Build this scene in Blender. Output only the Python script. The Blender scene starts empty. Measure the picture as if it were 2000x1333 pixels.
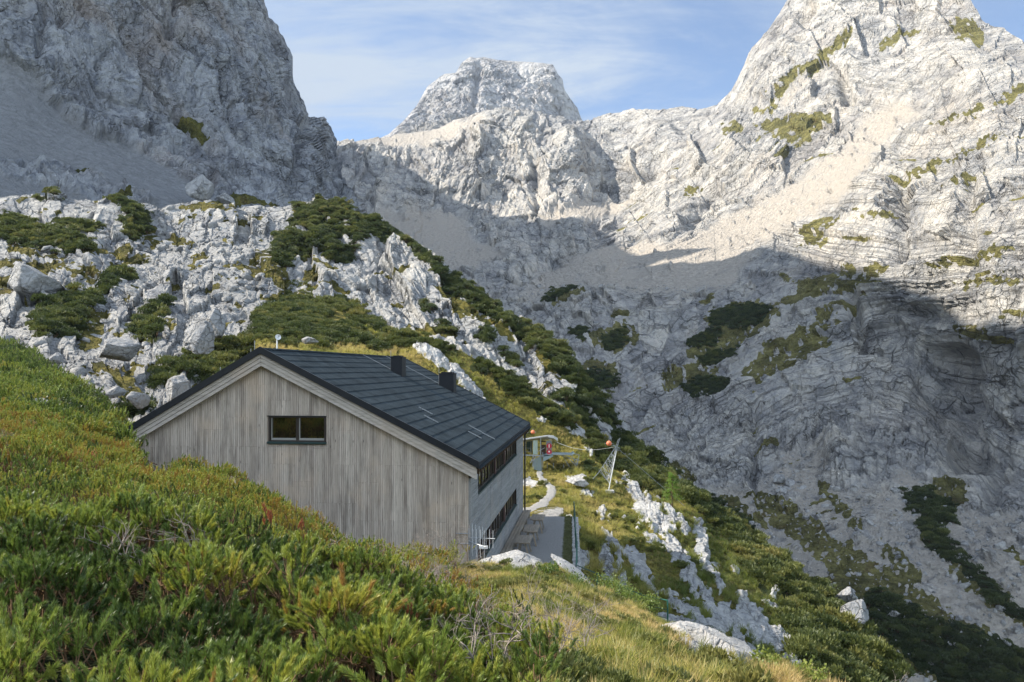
import bpy, math, random
import numpy as np
from mathutils import Vector, Matrix
R = math.radians
random.seed(7); RNG = np.random.default_rng(7)
S = bpy.context.scene
COL = S.collection

# ------------------------------------------------------------ camera, sky, sun, exposure
F = 1555.0; CX = 1000.0; HZ = 722.0          # focal length, centre column and horizon row, in pixels of a 2000 px wide picture
cam_d = bpy.data.cameras.new('camera'); cam = bpy.data.objects.new('camera', cam_d); COL.objects.link(cam)
cam_d.sensor_width = 36; cam_d.lens = 36*F/2000; cam_d.shift_y = (HZ-666.5)/2000
cam_d.clip_start = .1; cam_d.clip_end = 12000
cam.rotation_euler = (R(90), 0, 0)
S.camera = cam
SUN_EL = R(37.5); SUN_AZ = R(6.24+90-180)      # sun stands square to the hut's ridge, on the left
AZ = R(6.24)                                 # the hut's ridge points this much to the right of +Y
sun_dir = Vector((-math.cos(AZ)*math.cos(SUN_EL), math.sin(AZ)*math.cos(SUN_EL), math.sin(SUN_EL)))
sd = bpy.data.lights.new('sun', 'SUN'); sd.energy = 4.8; sd.angle = R(.53); sd.color = (1, .93, .82)
so = bpy.data.objects.new('sun', sd); so.rotation_euler = sun_dir.to_track_quat('Z', 'Y').to_euler(); COL.objects.link(so)
W = bpy.data.worlds.new('World'); S.world = W; W.use_nodes = True
wt = W.node_tree; wt.nodes.clear()
S.view_settings.view_transform = 'Standard'; S.view_settings.look = 'None'
S.view_settings.exposure = 1.12; S.view_settings.gamma = 1
S.cycles.max_bounces = 5; S.cycles.diffuse_bounces = 3; S.cycles.transparent_max_bounces = 6

# ------------------------------------------------------------ node helper
class NT:
    def __init__(s, tree): s.t = tree
    def n(s, typ, ins=None, **props):
        nd = s.t.nodes.new(typ)
        for k, v in props.items(): setattr(nd, k, v)
        for k, v in (ins or {}).items():
            if isinstance(v, (bpy.types.NodeSocket,)): s.t.links.new(v, nd.inputs[k])
            else: nd.inputs[k].default_value = v
        return nd
    def math(s, op, a, b=0.0, c=None, clamp=False):
        nd = s.n('ShaderNodeMath', {0: a, 1: b}, operation=op, use_clamp=clamp)
        if c is not None:
            if isinstance(c, bpy.types.NodeSocket): s.t.links.new(c, nd.inputs[2])
            else: nd.inputs[2].default_value = c
        return nd.outputs[0]
    def mix(s, f, a, b, mode='MIX'):
        nd = s.n('ShaderNodeMix', data_type='RGBA', blend_type=mode)
        for i, v in ((0, f), (6, a), (7, b)):
            if isinstance(v, bpy.types.NodeSocket): s.t.links.new(v, nd.inputs[i])
            else: nd.inputs[i].default_value = v if i == 0 else (*v, 1)
        return nd.outputs[2]
    def ramp(s, f, stops):
        nd = s.n('ShaderNodeValToRGB', {0: f}); e = nd.color_ramp.elements
        while len(e) < len(stops): e.new(.5)
        for el, (p, c) in zip(e, stops):
            el.position = p; el.color = (c, c, c, 1) if not isinstance(c, tuple) else (*c, 1)
        return nd.outputs[0]
    def smooth(s, x, lo, hi):
        nd = s.n('ShaderNodeMapRange', {0: x, 1: lo, 2: hi, 3: 0.0, 4: 1.0}, interpolation_type='SMOOTHSTEP'); return nd.outputs[0]
    def noise(s, vec, scale, detail=6, rough=.55, dist=0.0, dim='3D'):
        nd = s.n('ShaderNodeTexNoise', {'Scale': scale, 'Detail': detail, 'Roughness': rough, 'Distortion': dist}, noise_dimensions=dim)
        s.t.links.new(vec, nd.inputs['W' if dim == '1D' else 'Vector']); return nd.outputs[0]
    def vscale(s, v, sc):
        return s.n('ShaderNodeVectorMath', {0: v, 1: sc}, operation='MULTIPLY').outputs[0]
    def attr(s, name, typ='GEOMETRY'):
        return s.n('ShaderNodeAttribute', attribute_name=name, attribute_type=typ).outputs['Fac']

w = NT(wt)
sky = w.n('ShaderNodeTexSky', sky_type='NISHITA', sun_disc=False, sun_elevation=SUN_EL, sun_rotation=R(276.2), altitude=1600, air_density=1.0, dust_density=.6, ozone_density=1.4)
tcg = w.n('ShaderNodeTexCoord').outputs['Generated']
sx = w.n('ShaderNodeSeparateXYZ', {0: tcg})
zz = w.math('MAXIMUM', sx.outputs[2], .05)
cu = w.math('DIVIDE', sx.outputs[0], w.math('ADD', zz, .25)); cv = w.math('DIVIDE', sx.outputs[1], w.math('ADD', zz, .25))
cvec = w.n('ShaderNodeCombineXYZ', {0: cu, 1: cv}).outputs[0]
cr = w.n('ShaderNodeMapping', {'Vector': cvec, 'Rotation': (0, 0, R(-38)), 'Scale': (.55, 1.7, 1)}).outputs[0]
c1 = w.noise(cr, 1.3, 9, .62, .7); c2 = w.noise(cvec, .8, 4, .5, .3); c3 = w.noise(cr, 4.5, 8, .7, 1.2)
side = w.smooth(cu, 1.2, -.1)
cl = w.math('MULTIPLY', w.smooth(w.math('ADD', c1, w.math('MULTIPLY', c3, .35)), .5, .88), w.smooth(c2, .25, .6))
cl = w.math('MULTIPLY', w.math('ADD', w.math('MULTIPLY', cl, 1.6), .08), side)
skyc = w.mix(w.math('MULTIPLY', cl, .85, clamp=True), sky.outputs[0], (2.9, 3.35, 3.95))
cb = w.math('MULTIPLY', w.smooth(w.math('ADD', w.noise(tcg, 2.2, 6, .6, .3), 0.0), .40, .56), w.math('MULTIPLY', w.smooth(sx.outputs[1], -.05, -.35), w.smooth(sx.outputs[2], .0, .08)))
skyc = w.mix(w.math('MULTIPLY', cb, .9), skyc, (8.9, 10.6, 13.0))     # bright clouds added out of view behind the camera, as fill for shaded faces
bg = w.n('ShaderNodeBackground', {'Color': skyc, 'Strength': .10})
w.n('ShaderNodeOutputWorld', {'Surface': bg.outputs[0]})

# ------------------------------------------------------------ numpy noise
_perm = RNG.permutation(256); _perm = np.concatenate([_perm, _perm, _perm])
_g = RNG.normal(size=(256, 3)); _g /= np.linalg.norm(_g, axis=1)[:, None]
_rnd = RNG.random(256)
def perlin(p):
    i = np.floor(p).astype(np.int64); f = p-i; i &= 255
    u = f*f*f*(f*(f*6-15)+10); out = 0
    for dx in (0, 1):
        wx = u[..., 0] if dx else 1-u[..., 0]
        for dy in (0, 1):
            wy = u[..., 1] if dy else 1-u[..., 1]
            for dz in (0, 1):
                wz = u[..., 2] if dz else 1-u[..., 2]
                h = _perm[_perm[_perm[i[..., 0]+dx]+i[..., 1]+dy]+i[..., 2]+dz]
                g = _g[h]
                out = out + wx*wy*wz*(g[..., 0]*(f[..., 0]-dx)+g[..., 1]*(f[..., 1]-dy)+g[..., 2]*(f[..., 2]-dz))
    return out*1.5
def fbm(p, oct=4, gain=.5, ridged=False):
    a = 1.0; s = 0; t = 0
    for k in range(oct):
        n = perlin(p*(2.03**k)+17.3*k)
        if ridged: n = 1-2*np.abs(n)*1.4
        s = s+a*n; t += a; a *= gain
    return s/t
def voro(p):
    i = np.floor(p).astype(np.int64)
    f1 = np.full(p.shape[:-1], 9.0); f2 = f1.copy(); cid = np.zeros(p.shape[:-1])
    for dx in (-1, 0, 1):
        for dy in (-1, 0, 1):
            for dz in (-1, 0, 1):
                c = i+np.array((dx, dy, dz)); q = c & 255
                h = _perm[_perm[_perm[q[..., 0]]+q[..., 1]]+q[..., 2]]
                o = np.stack([_rnd[h], _rnd[_perm[h+11]], _rnd[_perm[h+57]]], -1)
                d = np.linalg.norm(c+o-p, axis=-1)
                nw = d < f1
                f2 = np.where(nw, f1, np.minimum(f2, d)); cid = np.where(nw, _rnd[_perm[h+91]], cid); f1 = np.where(nw, d, f1)
    return cid, f2-f1
def facet(p, tilt=1.0, seed=0.0):
    """broken blocks: each cell of a random pattern is its own tilted plane; returns the height and the distance to the cell's edge"""
    p = p+seed; i = np.floor(p).astype(np.int64)
    f1 = np.full(p.shape[:-1], 9.0); f2 = f1.copy(); hh = np.zeros(p.shape[:-1])
    for dx in (-1, 0, 1):
        for dy in (-1, 0, 1):
            for dz in (-1, 0, 1):
                c = i+np.array((dx, dy, dz)); q = c & 255
                h = _perm[_perm[_perm[q[..., 0]]+q[..., 1]]+q[..., 2]]
                r = p-c-np.stack([_rnd[h], _rnd[_perm[h+11]], _rnd[_perm[h+57]]], -1)
                d = np.linalg.norm(r, axis=-1); nw = d < f1
                f2 = np.where(nw, f1, np.minimum(f2, d)); hh = np.where(nw, _rnd[_perm[h+91]]-.5+tilt*(r*_g[_perm[h+133]]).sum(-1), hh); f1 = np.where(nw, d, f1)
    return hh, f2-f1
def along(P, v, k):
    """squeeze space along v, so that a pattern made in it comes out drawn out that way"""
    v = np.array(v, float); v /= np.linalg.norm(v); return P-(P@v)[..., None]*v*(1-k)
def ss(x, lo, hi):
    t = np.clip((x-lo)/(hi-lo), 0, 1); return t*t*(3-2*t)

# ------------------------------------------------------------ geometry helpers
def up(px, py, Y):                             # a picture position and a distance become a point of the world
    px, py, Y = np.broadcast_arrays(*map(lambda v: np.asarray(v, float), (px, py, Y)))
    return np.stack([(px-CX)/F*Y, Y, (HZ-py)/F*Y], -1)
def rbf(pts, lg=False, reg=1e-5):
    a = np.array(pts, float); x = a[:, :2]/1000; v = np.log(a[:, 2]) if lg else a[:, 2]
    def phi(d2): return .5*d2*np.log(d2+1e-12)
    n = len(a); K = phi(((x[:, None]-x[None])**2).sum(-1))+np.eye(n)*reg
    Pm = np.c_[np.ones(n), x]; A = np.block([[K, Pm], [Pm.T, np.zeros((3, 3))]])
    c = np.linalg.solve(A, np.r_[v, 0, 0, 0])
    def f(px, py):
        px, py = np.broadcast_arrays(np.asarray(px, float)/1000, np.asarray(py, float)/1000)
        o = c[n]+c[n+1]*px+c[n+2]*py
        for k in range(n): o = o+c[k]*phi((px-x[k, 0])**2+(py-x[k, 1])**2)
        return np.exp(o) if lg else o
    return f
def curve(pts):
    a = np.array(pts, float); return lambda x: np.interp(x, a[:, 0], a[:, 1])
def tag(o, label=None, cat=None, group=None, kind=None):
    for k, v in (('label', label), ('category', cat), ('group', group), ('kind', kind)):
        if v: o[k] = v
    return o
def mesh_np(name, V, faces, mat=None, parent=None, attrs=None, smooth=True, loops=None):
    me = bpy.data.meshes.new(name); V = np.asarray(V, np.float32).reshape(-1, 3)
    Fa = np.asarray(faces, np.int32); k = Fa.shape[1]
    me.vertices.add(len(V)); me.vertices.foreach_set('co', V.ravel())
    me.loops.add(Fa.size); me.loops.foreach_set('vertex_index', Fa.ravel())
    me.polygons.add(len(Fa)); me.polygons.foreach_set('loop_start', np.arange(0, Fa.size, k, dtype=np.int32))
    me.polygons.foreach_set('loop_total', np.full(len(Fa), k, np.int32))
    me.polygons.foreach_set('use_smooth', np.full(len(Fa), smooth, bool))
    for an, av in (attrs or {}).items():
        av = np.asarray(av, np.float32).ravel()
        a = me.attributes.new(an, 'FLOAT', 'POINT' if len(av) == len(V) else 'FACE'); a.data.foreach_set('value', av)
    me.update(calc_edges=True); me.validate()
    o = bpy.data.objects.new(name, me)
    if mat: me.materials.append(mat)
    if parent: o.parent = parent
    return o
def link(o): COL.objects.link(o); return o
def grid_faces(nr, nc):
    i = np.arange(nr*nc).reshape(nr, nc)
    return np.stack([i[:-1, :-1], i[:-1, 1:], i[1:, 1:], i[1:, :-1]], -1).reshape(-1, 4)
def inside(poly, x, y):
    p = np.array(poly, float); r = np.zeros(x.shape, bool); j = len(p)-1
    for i in range(len(p)):
        xi, yi = p[i]; xj, yj = p[j]
        c = ((yi > y) != (yj > y)) & (x < (xj-xi)*(y-yi)/(yj-yi+1e-9)+xi)
        r ^= c; j = i
    return r
def patches(lst, px, py, amp=10, seed=0.0, sc=28.0, soft=2):
    """1 inside any of the patches (polygons, or ellipses cx, cy, rx, ry, degrees), their outlines broken up by noise"""
    q = np.stack([px/sc, py/sc, np.full(px.shape, seed)], -1); amp = amp*1.15
    x = px+amp*(fbm(q, 5, .7)*2.2); y = py+amp*(fbm(q+31.7, 5, .7)*2.2)
    m = np.zeros(px.shape)
    for s in lst:
        if isinstance(s[0], (tuple, list)): m = np.maximum(m, inside(s, x, y))
        else:
            a = R(s[4] if len(s) > 4 else 0); dx = x-s[0]; dy = y-s[1]
            u = dx*math.cos(a)+dy*math.sin(a); v = -dx*math.sin(a)+dy*math.cos(a)
            m = np.maximum(m, ((u/s[2])**2+(v/s[3])**2 < 1))
    m = m.astype(float)
    for _ in range(soft): m = (m+np.roll(m, 1, 0)+np.roll(m, -1, 0)+np.roll(m, 1, 1)+np.roll(m, -1, 1))/5
    return m

LAY = {}
class Layer: pass
def sheet(name, cols, top, bot, rows, ctrl, mat, disp, masks, back=10, backstep=.02, backdrop=1.0, post=None, edge=.55, flat=True):
    ft, fb, fd = curve(top), curve(bot), rbf(ctrl, True)
    cols = np.asarray(cols, float); t = np.linspace(0, 1, rows)
    PX = np.repeat(cols[None], rows, 0); PY = fb(cols)[None]+(ft(cols)-fb(cols))[None]*t[:, None]
    Y = fd(PX, PY); P = up(PX, PY, Y)
    M = masks(PX, PY, P)
    if post is not None: P = post(P, M, PX, PY)
    Nn = normals(P)
    d = disp(P, Nn, PX, PY, Y, M)
    d = d*(1-edge*ss(t, .90, 1.0))[:, None]
    P = P+Nn*d[..., None]
    if back:
        tp = P[-1]; hx = tp[:, :2]/np.linalg.norm(tp[:, :2], axis=1)[:, None]; ex = []
        for k in range(1, back+1):
            q = tp.copy(); s = backstep*tp[:, 1]*k*(1+.25*k)
            q[:, :2] += hx*s[:, None]; q[:, 2] -= s*backdrop*(.35+.65*min(1, k/5)); ex.append(q)
        n = fbm(np.array(ex)/(.05*np.median(Y)), 3)*.004*np.median(Y); ex = np.array(ex); ex[..., 2] += n-abs(n).max()*.3
        Pall = np.concatenate([P, ex]); Mall = {k: np.concatenate([v, np.repeat(v[-1:], back, 0)]) for k, v in M.items()}
    else: Pall, Mall = P, M
    fc = grid_faces(*Pall.shape[:2])
    o = mesh_np(name, Pall, fc, mat, smooth=not flat, attrs={k: v for k, v in Mall.items() if not k.startswith('_')}); link(o)
    L = Layer(); L.P = P; L.PX = PX; L.PY = PY; L.N = normals(P); L.M = M; L.o = o; L.cols = cols; L.ft = ft; L.fb = fb; L.fd = fd
    LAY[name] = L
    return o
def normals(P):
    du = np.gradient(P, axis=1); dv = np.gradient(P, axis=0); n = np.cross(du, dv)
    n /= np.linalg.norm(n, axis=-1)[..., None]+1e-12
    s = np.sign(-(n*P).sum(-1)); s[s == 0] = 1
    return n*s[..., None]
def at(layer, px, py):                         # the point of a layer's surface seen at that picture position
    L = LAY[layer]; c = int(np.argmin(abs(L.cols-px))); t = (py-L.fb(px))/(L.ft(px)-L.fb(px))
    r = int(np.clip(round(float(t)*(L.P.shape[0]-1)), 0, L.P.shape[0]-1)); return Vector(L.P[r, c])
def sample(layer, weight, n, seed=0):          # n random spots on a layer, evenly per square metre where weight is 1
    L = LAY[layer]; P = L.P; rg = np.random.default_rng(seed)
    a = np.linalg.norm(np.cross(P[1:, :-1]-P[:-1, :-1], P[:-1, 1:]-P[:-1, :-1]), axis=-1)*weight[:-1, :-1]
    area = a.sum(); n = int(n(area)) if callable(n) else n
    c = np.cumsum(a.ravel()); idx = np.searchsorted(c, rg.random(n)*c[-1]); r, k = np.divmod(idx, a.shape[1])
    u, v = rg.random(n)[:, None], rg.random(n)[:, None]
    pts = P[r, k]*(1-u)*(1-v)+P[r, np.minimum(k+1, P.shape[1]-1)]*u*(1-v)+P[r+1, k]*(1-u)*v+P[r+1, k+1]*u*v
    return pts, L.N[r, k], L.PX[r, k], L.PY[r, k]
def scatter(name, pts, rot, scale, tint, variants, label, cat, mat=None, pick=None):
    n = len(pts); rg = np.random.default_rng(n)
    me = bpy.data.meshes.new(name); me.vertices.add(n); me.vertices.foreach_set('co', np.asarray(pts, np.float32).ravel())
    def at_(nm, typ, arr, prop='value'):
        a = me.attributes.new(nm, typ, 'POINT'); a.data.foreach_set(prop, arr.ravel())
    at_('rot', 'FLOAT_VECTOR', np.asarray(rot, np.float32), 'vector'); at_('size', 'FLOAT_VECTOR', np.asarray(scale, np.float32), 'vector')
    at_('tint', 'FLOAT', np.asarray(tint, np.float32)); at_('pick', 'INT', (rg.integers(0, len(variants), n) if pick is None else pick).astype(np.int32))
    o = link(bpy.data.objects.new(name, me))
    c = bpy.data.collections.new(name+'_kinds')
    for v in variants: c.objects.link(v)
    g = bpy.data.node_groups.new(name, 'GeometryNodeTree')
    g.interface.new_socket('Geometry', in_out='INPUT', socket_type='NodeSocketGeometry'); g.interface.new_socket('Geometry', in_out='OUTPUT', socket_type='NodeSocketGeometry')
    T = NT(g); gi = T.n('NodeGroupInput'); go = T.n('NodeGroupOutput')
    ci = T.n('GeometryNodeCollectionInfo', {'Collection': c, 'Separate Children': True, 'Reset Children': True})
    def na(nm, dt): return T.n('GeometryNodeInputNamedAttribute', {'Name': nm}, data_type=dt).outputs[0]
    iop = T.n('GeometryNodeInstanceOnPoints', {'Points': gi.outputs[0], 'Instance': ci.outputs[0], 'Pick Instance': True,
              'Instance Index': na('pick', 'INT'), 'Rotation': na('rot', 'FLOAT_VECTOR'), 'Scale': na('size', 'FLOAT_VECTOR')})
    g.links.new(iop.outputs[0], go.inputs[0])
    o.modifiers.new('scatter', 'NODES').node_group = g
    tag(o, label, cat, kind='stuff'); return o
def rots(n, tilt=.35, seed=1):
    rg = np.random.default_rng(seed); return np.c_[rg.normal(0, tilt, n), rg.normal(0, tilt, n), rg.uniform(0, 6.283, n)]
def uni(s, jit=0, seed=3):
    s = np.asarray(s, float); rg = np.random.default_rng(seed); j = 1+jit*(rg.random((len(s), 3))-.5); return s[:, None]*j

# ------------------------------------------------------------ materials
def new_mat(name):
    m = bpy.data.materials.new(name); m.use_nodes = True; m.node_tree.nodes.clear(); return m, NT(m.node_tree)
def finish(T, bsdf): T.n('ShaderNodeOutputMaterial', {'Surface': bsdf})
def rockmat(name, sc, light=(.47, .46, .44), dark=(.27, .28, .30), grassc=((.055, .062, .012), (.16, .145, .035)), screec=(.40, .38, .35), crack=.55, bump=1.0, streak=.5, strata=0.0, stain=0.0, warm=0.0):
    m, T = new_mat(name); P = T.n('ShaderNodeNewGeometry').outputs['Position']
    n1 = T.noise(P, .22/sc, 5, .6); n2 = T.noise(P, 1.6/sc, 7, .65, .3)
    Pv = T.vscale(P, (1, 1, .16)); n3 = T.noise(Pv, 1.1/sc, 6, .6, .6)
    c = T.mix(T.smooth(n1, .35, .68), light, tuple(.5*(a+b) for a, b in zip(light, dark)))
    c = T.mix(T.math('MULTIPLY', T.smooth(n3, .46, .66), streak), c, dark)
    c = T.mix(T.math('MULTIPLY', T.smooth(n2, .52, .72), .5), c, dark)
    c = T.mix(T.math('MULTIPLY', T.smooth(n2, .45, .25), .45), c, (.56, .55, .52))
    if warm: c = T.mix(T.math('MULTIPLY', T.smooth(T.noise(Pv, .12/sc, 4, .6), .5, .68), warm), c, (.42, .31, .21))
    if stain: c = T.mix(T.math('MULTIPLY', T.smooth(T.noise(T.vscale(P, (1, 1, .1)), .35/sc, 5, .65), .5, .7), stain), c, (.09, .09, .10))
    tn = T.attr('tone'); c = T.mix(1.0, c, T.ramp(T.math('ADD', tn, .5), [(0, (.66, .67, .70)), (.5, (.93, .93, .93)), (1, (1.08, 1.06, 1.02))]), 'MULTIPLY')
    wv = T.n('ShaderNodeVectorMath', {0: P, 1: T.vscale(T.n('ShaderNodeTexNoise', {'Vector': P, 'Scale': .5/sc, 'Detail': 4.0}).outputs['Color'], (2.2*sc,)*3)}, operation='ADD').outputs[0]
    v1 = T.n('ShaderNodeTexVoronoi', {'Vector': T.vscale(wv, (1, 1, .55)), 'Scale': .42/sc}, feature='DISTANCE_TO_EDGE').outputs[0]
    v2 = T.n('ShaderNodeTexVoronoi', {'Vector': T.vscale(wv, (1, 1, .8)), 'Scale': 1.35/sc}, feature='DISTANCE_TO_EDGE').outputs[0]
    k1 = T.smooth(v1, .045, .0); k2 = T.smooth(v2, .06, .0)
    gate = T.smooth(T.noise(P, .3/sc, 3), .42, .6)
    kk = T.math('MAXIMUM', k1, T.math('MULTIPLY', k2, gate))
    scree = T.attr('scree')
    kk = T.math('MULTIPLY', kk, T.math('SUBTRACT', 1.0, scree)); kk = T.math('MULTIPLY', kk, T.math('ADD', .3, T.math('MULTIPLY', .7, T.smooth(n1, .42, .6))))
    c = T.mix(T.math('MULTIPLY', kk, crack), c, (.05, .05, .045))
    h = T.math('ADD', T.math('MULTIPLY', T.noise(P, .9/sc, 9, .68, .2), 1.0), T.math('MULTIPLY', kk, -.35))
    h = T.math('ADD', h, T.math('MULTIPLY', n3, .5))
    if strata:
        s = T.attr('strata'); sn = T.n('ShaderNodeTexNoise', {'W': T.math('ADD', s, T.math('MULTIPLY', n2, 1.5)), 'Scale': .085, 'Detail': 4.0, 'Roughness': .7}, noise_dimensions='1D').outputs[0]
        band = T.math('MULTIPLY', T.math('MULTIPLY', T.smooth(sn, .52, .60), T.attr('bed')), T.math('SUBTRACT', 1.0, scree))
        h = T.math('ADD', h, T.math('MULTIPLY', band, -.8*strata))
        c = T.mix(T.math('MULTIPLY', band, .30*strata), c, (.13, .13, .14))
    sn_ = T.noise(P, 2.2/sc, 8, .75)
    sc_c = T.mix(T.smooth(sn_, .38, .62), tuple(.72*v for v in screec), screec)
    sc_c = T.mix(T.smooth(T.noise(P, .16/sc, 4), .45, .62), sc_c, tuple(.86*v for v in screec))
    c = T.mix(scree, c, sc_c)
    g = T.attr('grass'); gn = T.noise(P, 1.3/sc, 7, .7)
    gf = T.smooth(T.math('ADD', g, T.math('MULTIPLY', T.math('SUBTRACT', gn, .5), 1.5)), .42, .58)
    gn2 = T.noise(P, .5/sc, 6, .65); gc = T.mix(T.smooth(gn2, .36, .64), *grassc); gc = T.mix(T.math('MULTIPLY', T.smooth(T.noise(P, .8/sc, 5, .7), .55, .7), .6), gc, (.13, .075, .03))
    gc = T.mix(T.math('MULTIPLY', T.smooth(T.noise(P, 3.2/sc, 6, .7), .4, .65), .5), gc, tuple(.45*v for v in grassc[0]))
    c = T.mix(gf, c, gc)
    pf = T.smooth(T.math('ADD', T.attr('pine'), T.math('MULTIPLY', T.math('SUBTRACT', gn, .5), 1.0)), .42, .58)
    c = T.mix(pf, c, T.mix(T.smooth(gn2, .4, .6), (.022, .034, .010), (.045, .055, .016)))
    b = T.n('ShaderNodeBump', {'Strength': bump, 'Distance': sc*1.1, 'Height': h})
    bs = T.n('ShaderNodeBsdfPrincipled', {'Base Color': c, 'Roughness': .95, 'Specular IOR Level': .15, 'Normal': b.outputs[0]})
    finish(T, bs.outputs[0]); return m
def plain(name, col, rough=.6, metal=0.0, noise=0.0, nscale=8.0, bump=0.0, spec=.5, coord='obj'):
    m, T = new_mat(name); P = T.n('ShaderNodeTexCoord').outputs['Object']
    c = col
    ins = {'Roughness': rough, 'Metallic': metal, 'Specular IOR Level': spec}
    if noise:
        nn = T.noise(P, nscale, 6, .65)
        c = T.mix(T.smooth(nn, .3, .7), tuple(v*(1-noise) for v in col), tuple(min(1, v*(1+noise)) for v in col)); ins['Base Color'] = c
        if bump: ins['Normal'] = T.n('ShaderNodeBump', {'Strength': bump, 'Distance': .02, 'Height': nn}).outputs[0]
    else: ins['Base Color'] = (*col, 1)
    finish(T, T.n('ShaderNodeBsdfPrincipled', ins).outputs[0]); return m
def leafmat(name, stops, trans=.35, bark=(.10, .065, .04), rough=.55, part=False):
    """foliage whose colour runs through the stops with the plant's own tint"""
    m, T = new_mat(name)
    t = T.attr('tint', 'INSTANCER') if not part else T.attr('tint')
    lt = T.attr('leaf')
    c = T.ramp(T.math('ADD', t, T.math('MULTIPLY', T.math('SUBTRACT', T.attr('vary'), .5), .3)), stops)
    d = T.n('ShaderNodeBsdfPrincipled', {'Base Color': c, 'Roughness': rough, 'Specular IOR Level': .5})
    tr = T.n('ShaderNodeBsdfTranslucent', {'Color': T.mix(.5, c, (.25, .32, .03), 'SCREEN') if trans > .3 else c})
    mx = T.n('ShaderNodeMixShader', {0: trans, 1: d.outputs[0], 2: tr.outputs[0]})
    bk = T.n('ShaderNodeBsdfPrincipled', {'Base Color': (*bark, 1), 'Roughness': .9, 'Specular IOR Level': .1})
    fin = T.n('ShaderNodeMixShader', {0: lt, 1: bk.outputs[0], 2: mx.outputs[0]})
    finish(T, fin.outputs[0]); return m

M_E = rockmat('limestone_mountain', 4.5, strata=.85, warm=.15, crack=.6, bump=1.0, streak=.6, light=(.60, .565, .51), dark=(.27, .28, .29), screec=(.50, .45, .385), stain=.2, grassc=((.11, .105, .035), (.26, .235, .085)))
M_PK = rockmat('limestone_peak', 11, warm=.12, crack=.35, light=(.58, .56, .53), dark=(.33, .33, .35))
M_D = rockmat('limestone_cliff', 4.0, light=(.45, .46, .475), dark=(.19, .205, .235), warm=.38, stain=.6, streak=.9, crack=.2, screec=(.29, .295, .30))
M_C = rockmat('limestone_karst', 1.5, light=(.50, .485, .455), dark=(.26, .27, .285), crack=.65, bump=1.0, grassc=((.06, .06, .012), (.19, .16, .035)), screec=(.42, .41, .39))
M_B = rockmat('limestone_spur', .6, light=(.60, .585, .55), dark=(.31, .32, .335), crack=.5, grassc=((.085, .085, .016), (.27, .225, .06)), screec=(.44, .42, .39))
M_A = rockmat('foreground_soil', .35, grassc=((.06, .07, .012), (.19, .16, .04)), screec=(.36, .33, .28))

# ------------------------------------------------------------ terrain: the far mountain side, the cirque and the valley
def lerpcols(a, b, n): return np.linspace(a, b, n)
E_ctrl = [(-300, 300, 1150), (640, 282, 980), (700, 275, 1000), (760, 268, 1050), (860, 240, 1080), (940, 214, 1000), (1060, 222, 1000), (1140, 235, 1020), (1250, 215, 980), (1400, 208, 900), (1430, 180, 860), (1480, 80, 850), (1550, 0, 860), (1650, -150, 900),
  (1880, 0, 620), (1960, 50, 560), (2000, 85, 480), (2200, 100, 400), (1800, 70, 640), (1700, 120, 640), (1900, 130, 460), (2050, 150, 380),
  (680, 340, 820), (750, 380, 760), (850, 330, 840), (820, 420, 700), (900, 450, 680), (1000, 320, 860), (1000, 400, 780), (1000, 445, 690), (1100, 300, 850), (1150, 400, 780), (1200, 430, 720), (1250, 330, 800), (1350, 280, 760), (1420, 260, 700),
  (700, 440, 600), (850, 500, 560), (950, 560, 470), (1000, 620, 420), (1100, 480, 590), (1150, 450, 620), (1300, 460, 560), (1250, 560, 450), (1100, 640, 400), (1150, 720, 350), (1200, 820, 310), (1300, 900, 285), (1300, 700, 370), (1400, 600, 400),
  (1400, 400, 600), (1500, 350, 570), (1600, 300, 560), (1700, 230, 560), (1500, 500, 450), (1600, 420, 450), (1700, 350, 420), (1800, 250, 440), (1900, 220, 390), (2000, 200, 370),
  (1650, 520, 360), (1750, 450, 340), (1850, 400, 320), (2000, 350, 300), (2100, 400, 270), (1850, 560, 300), (2000, 560, 250), (1950, 640, 255),
  (1500, 680, 345), (1650, 640, 330), (1750, 620, 325), (1850, 700, 300), (2000, 720, 245), (1400, 800, 310), (1550, 800, 300), (1700, 760, 300), (1850, 830, 275), (2000, 850, 235),
  (1450, 930, 262), (1600, 880, 268), (1750, 900, 250), (1900, 940, 232), (2050, 960, 210), (1500, 1030, 228), (1650, 1000, 225), (1800, 1020, 212), (2000, 1060, 190), (1600, 1130, 195), (1800, 1160, 182), (2000, 1200, 172), (1750, 1280, 168), (1900, 1333, 160), (2100, 1400, 152), (1600, 1400, 162)]
sf = rbf([(x, y, 0) for x, y in ((1150, 800), (1334, 724), (1550, 630), (1658, 598), (1775, 588), (2000, 570))] + [(x, y, 110) for x, y in ((1150, 560), (1400, 505), (1518, 470), (1640, 490), (1775, 500), (2000, 472))]
  + [(x, y, 250) for x, y in ((1500, 400), (1600, 350), (1700, 345), (2000, 320))] + [(x, y, 400) for x, y in ((1500, 250), (1750, 215), (2000, 160))] + [(1500, 60, 600), (1850, 10, 600)]
  + [(x, y, -100) for x, y in ((1250, 880), (1424, 790), (1541, 730), (1700, 700), (1800, 730), (1950, 830))] + [(x, y, -250) for x, y in ((1450, 950), (1600, 880), (1750, 880), (1850, 930), (2000, 1050))] + [(1600, 1200, -600), (2000, 1300, -600)]
  + [(x, y, 560) for x, y in ((720, 440), (850, 420), (1000, 350), (1150, 330), (1300, 300), (1420, 220))] + [(x, y, 450) for x, y in ((850, 500), (1000, 435), (1150, 440), (1250, 400), (1400, 310))] + [(900, 280, 700), (1200, 240, 700)])
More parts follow.
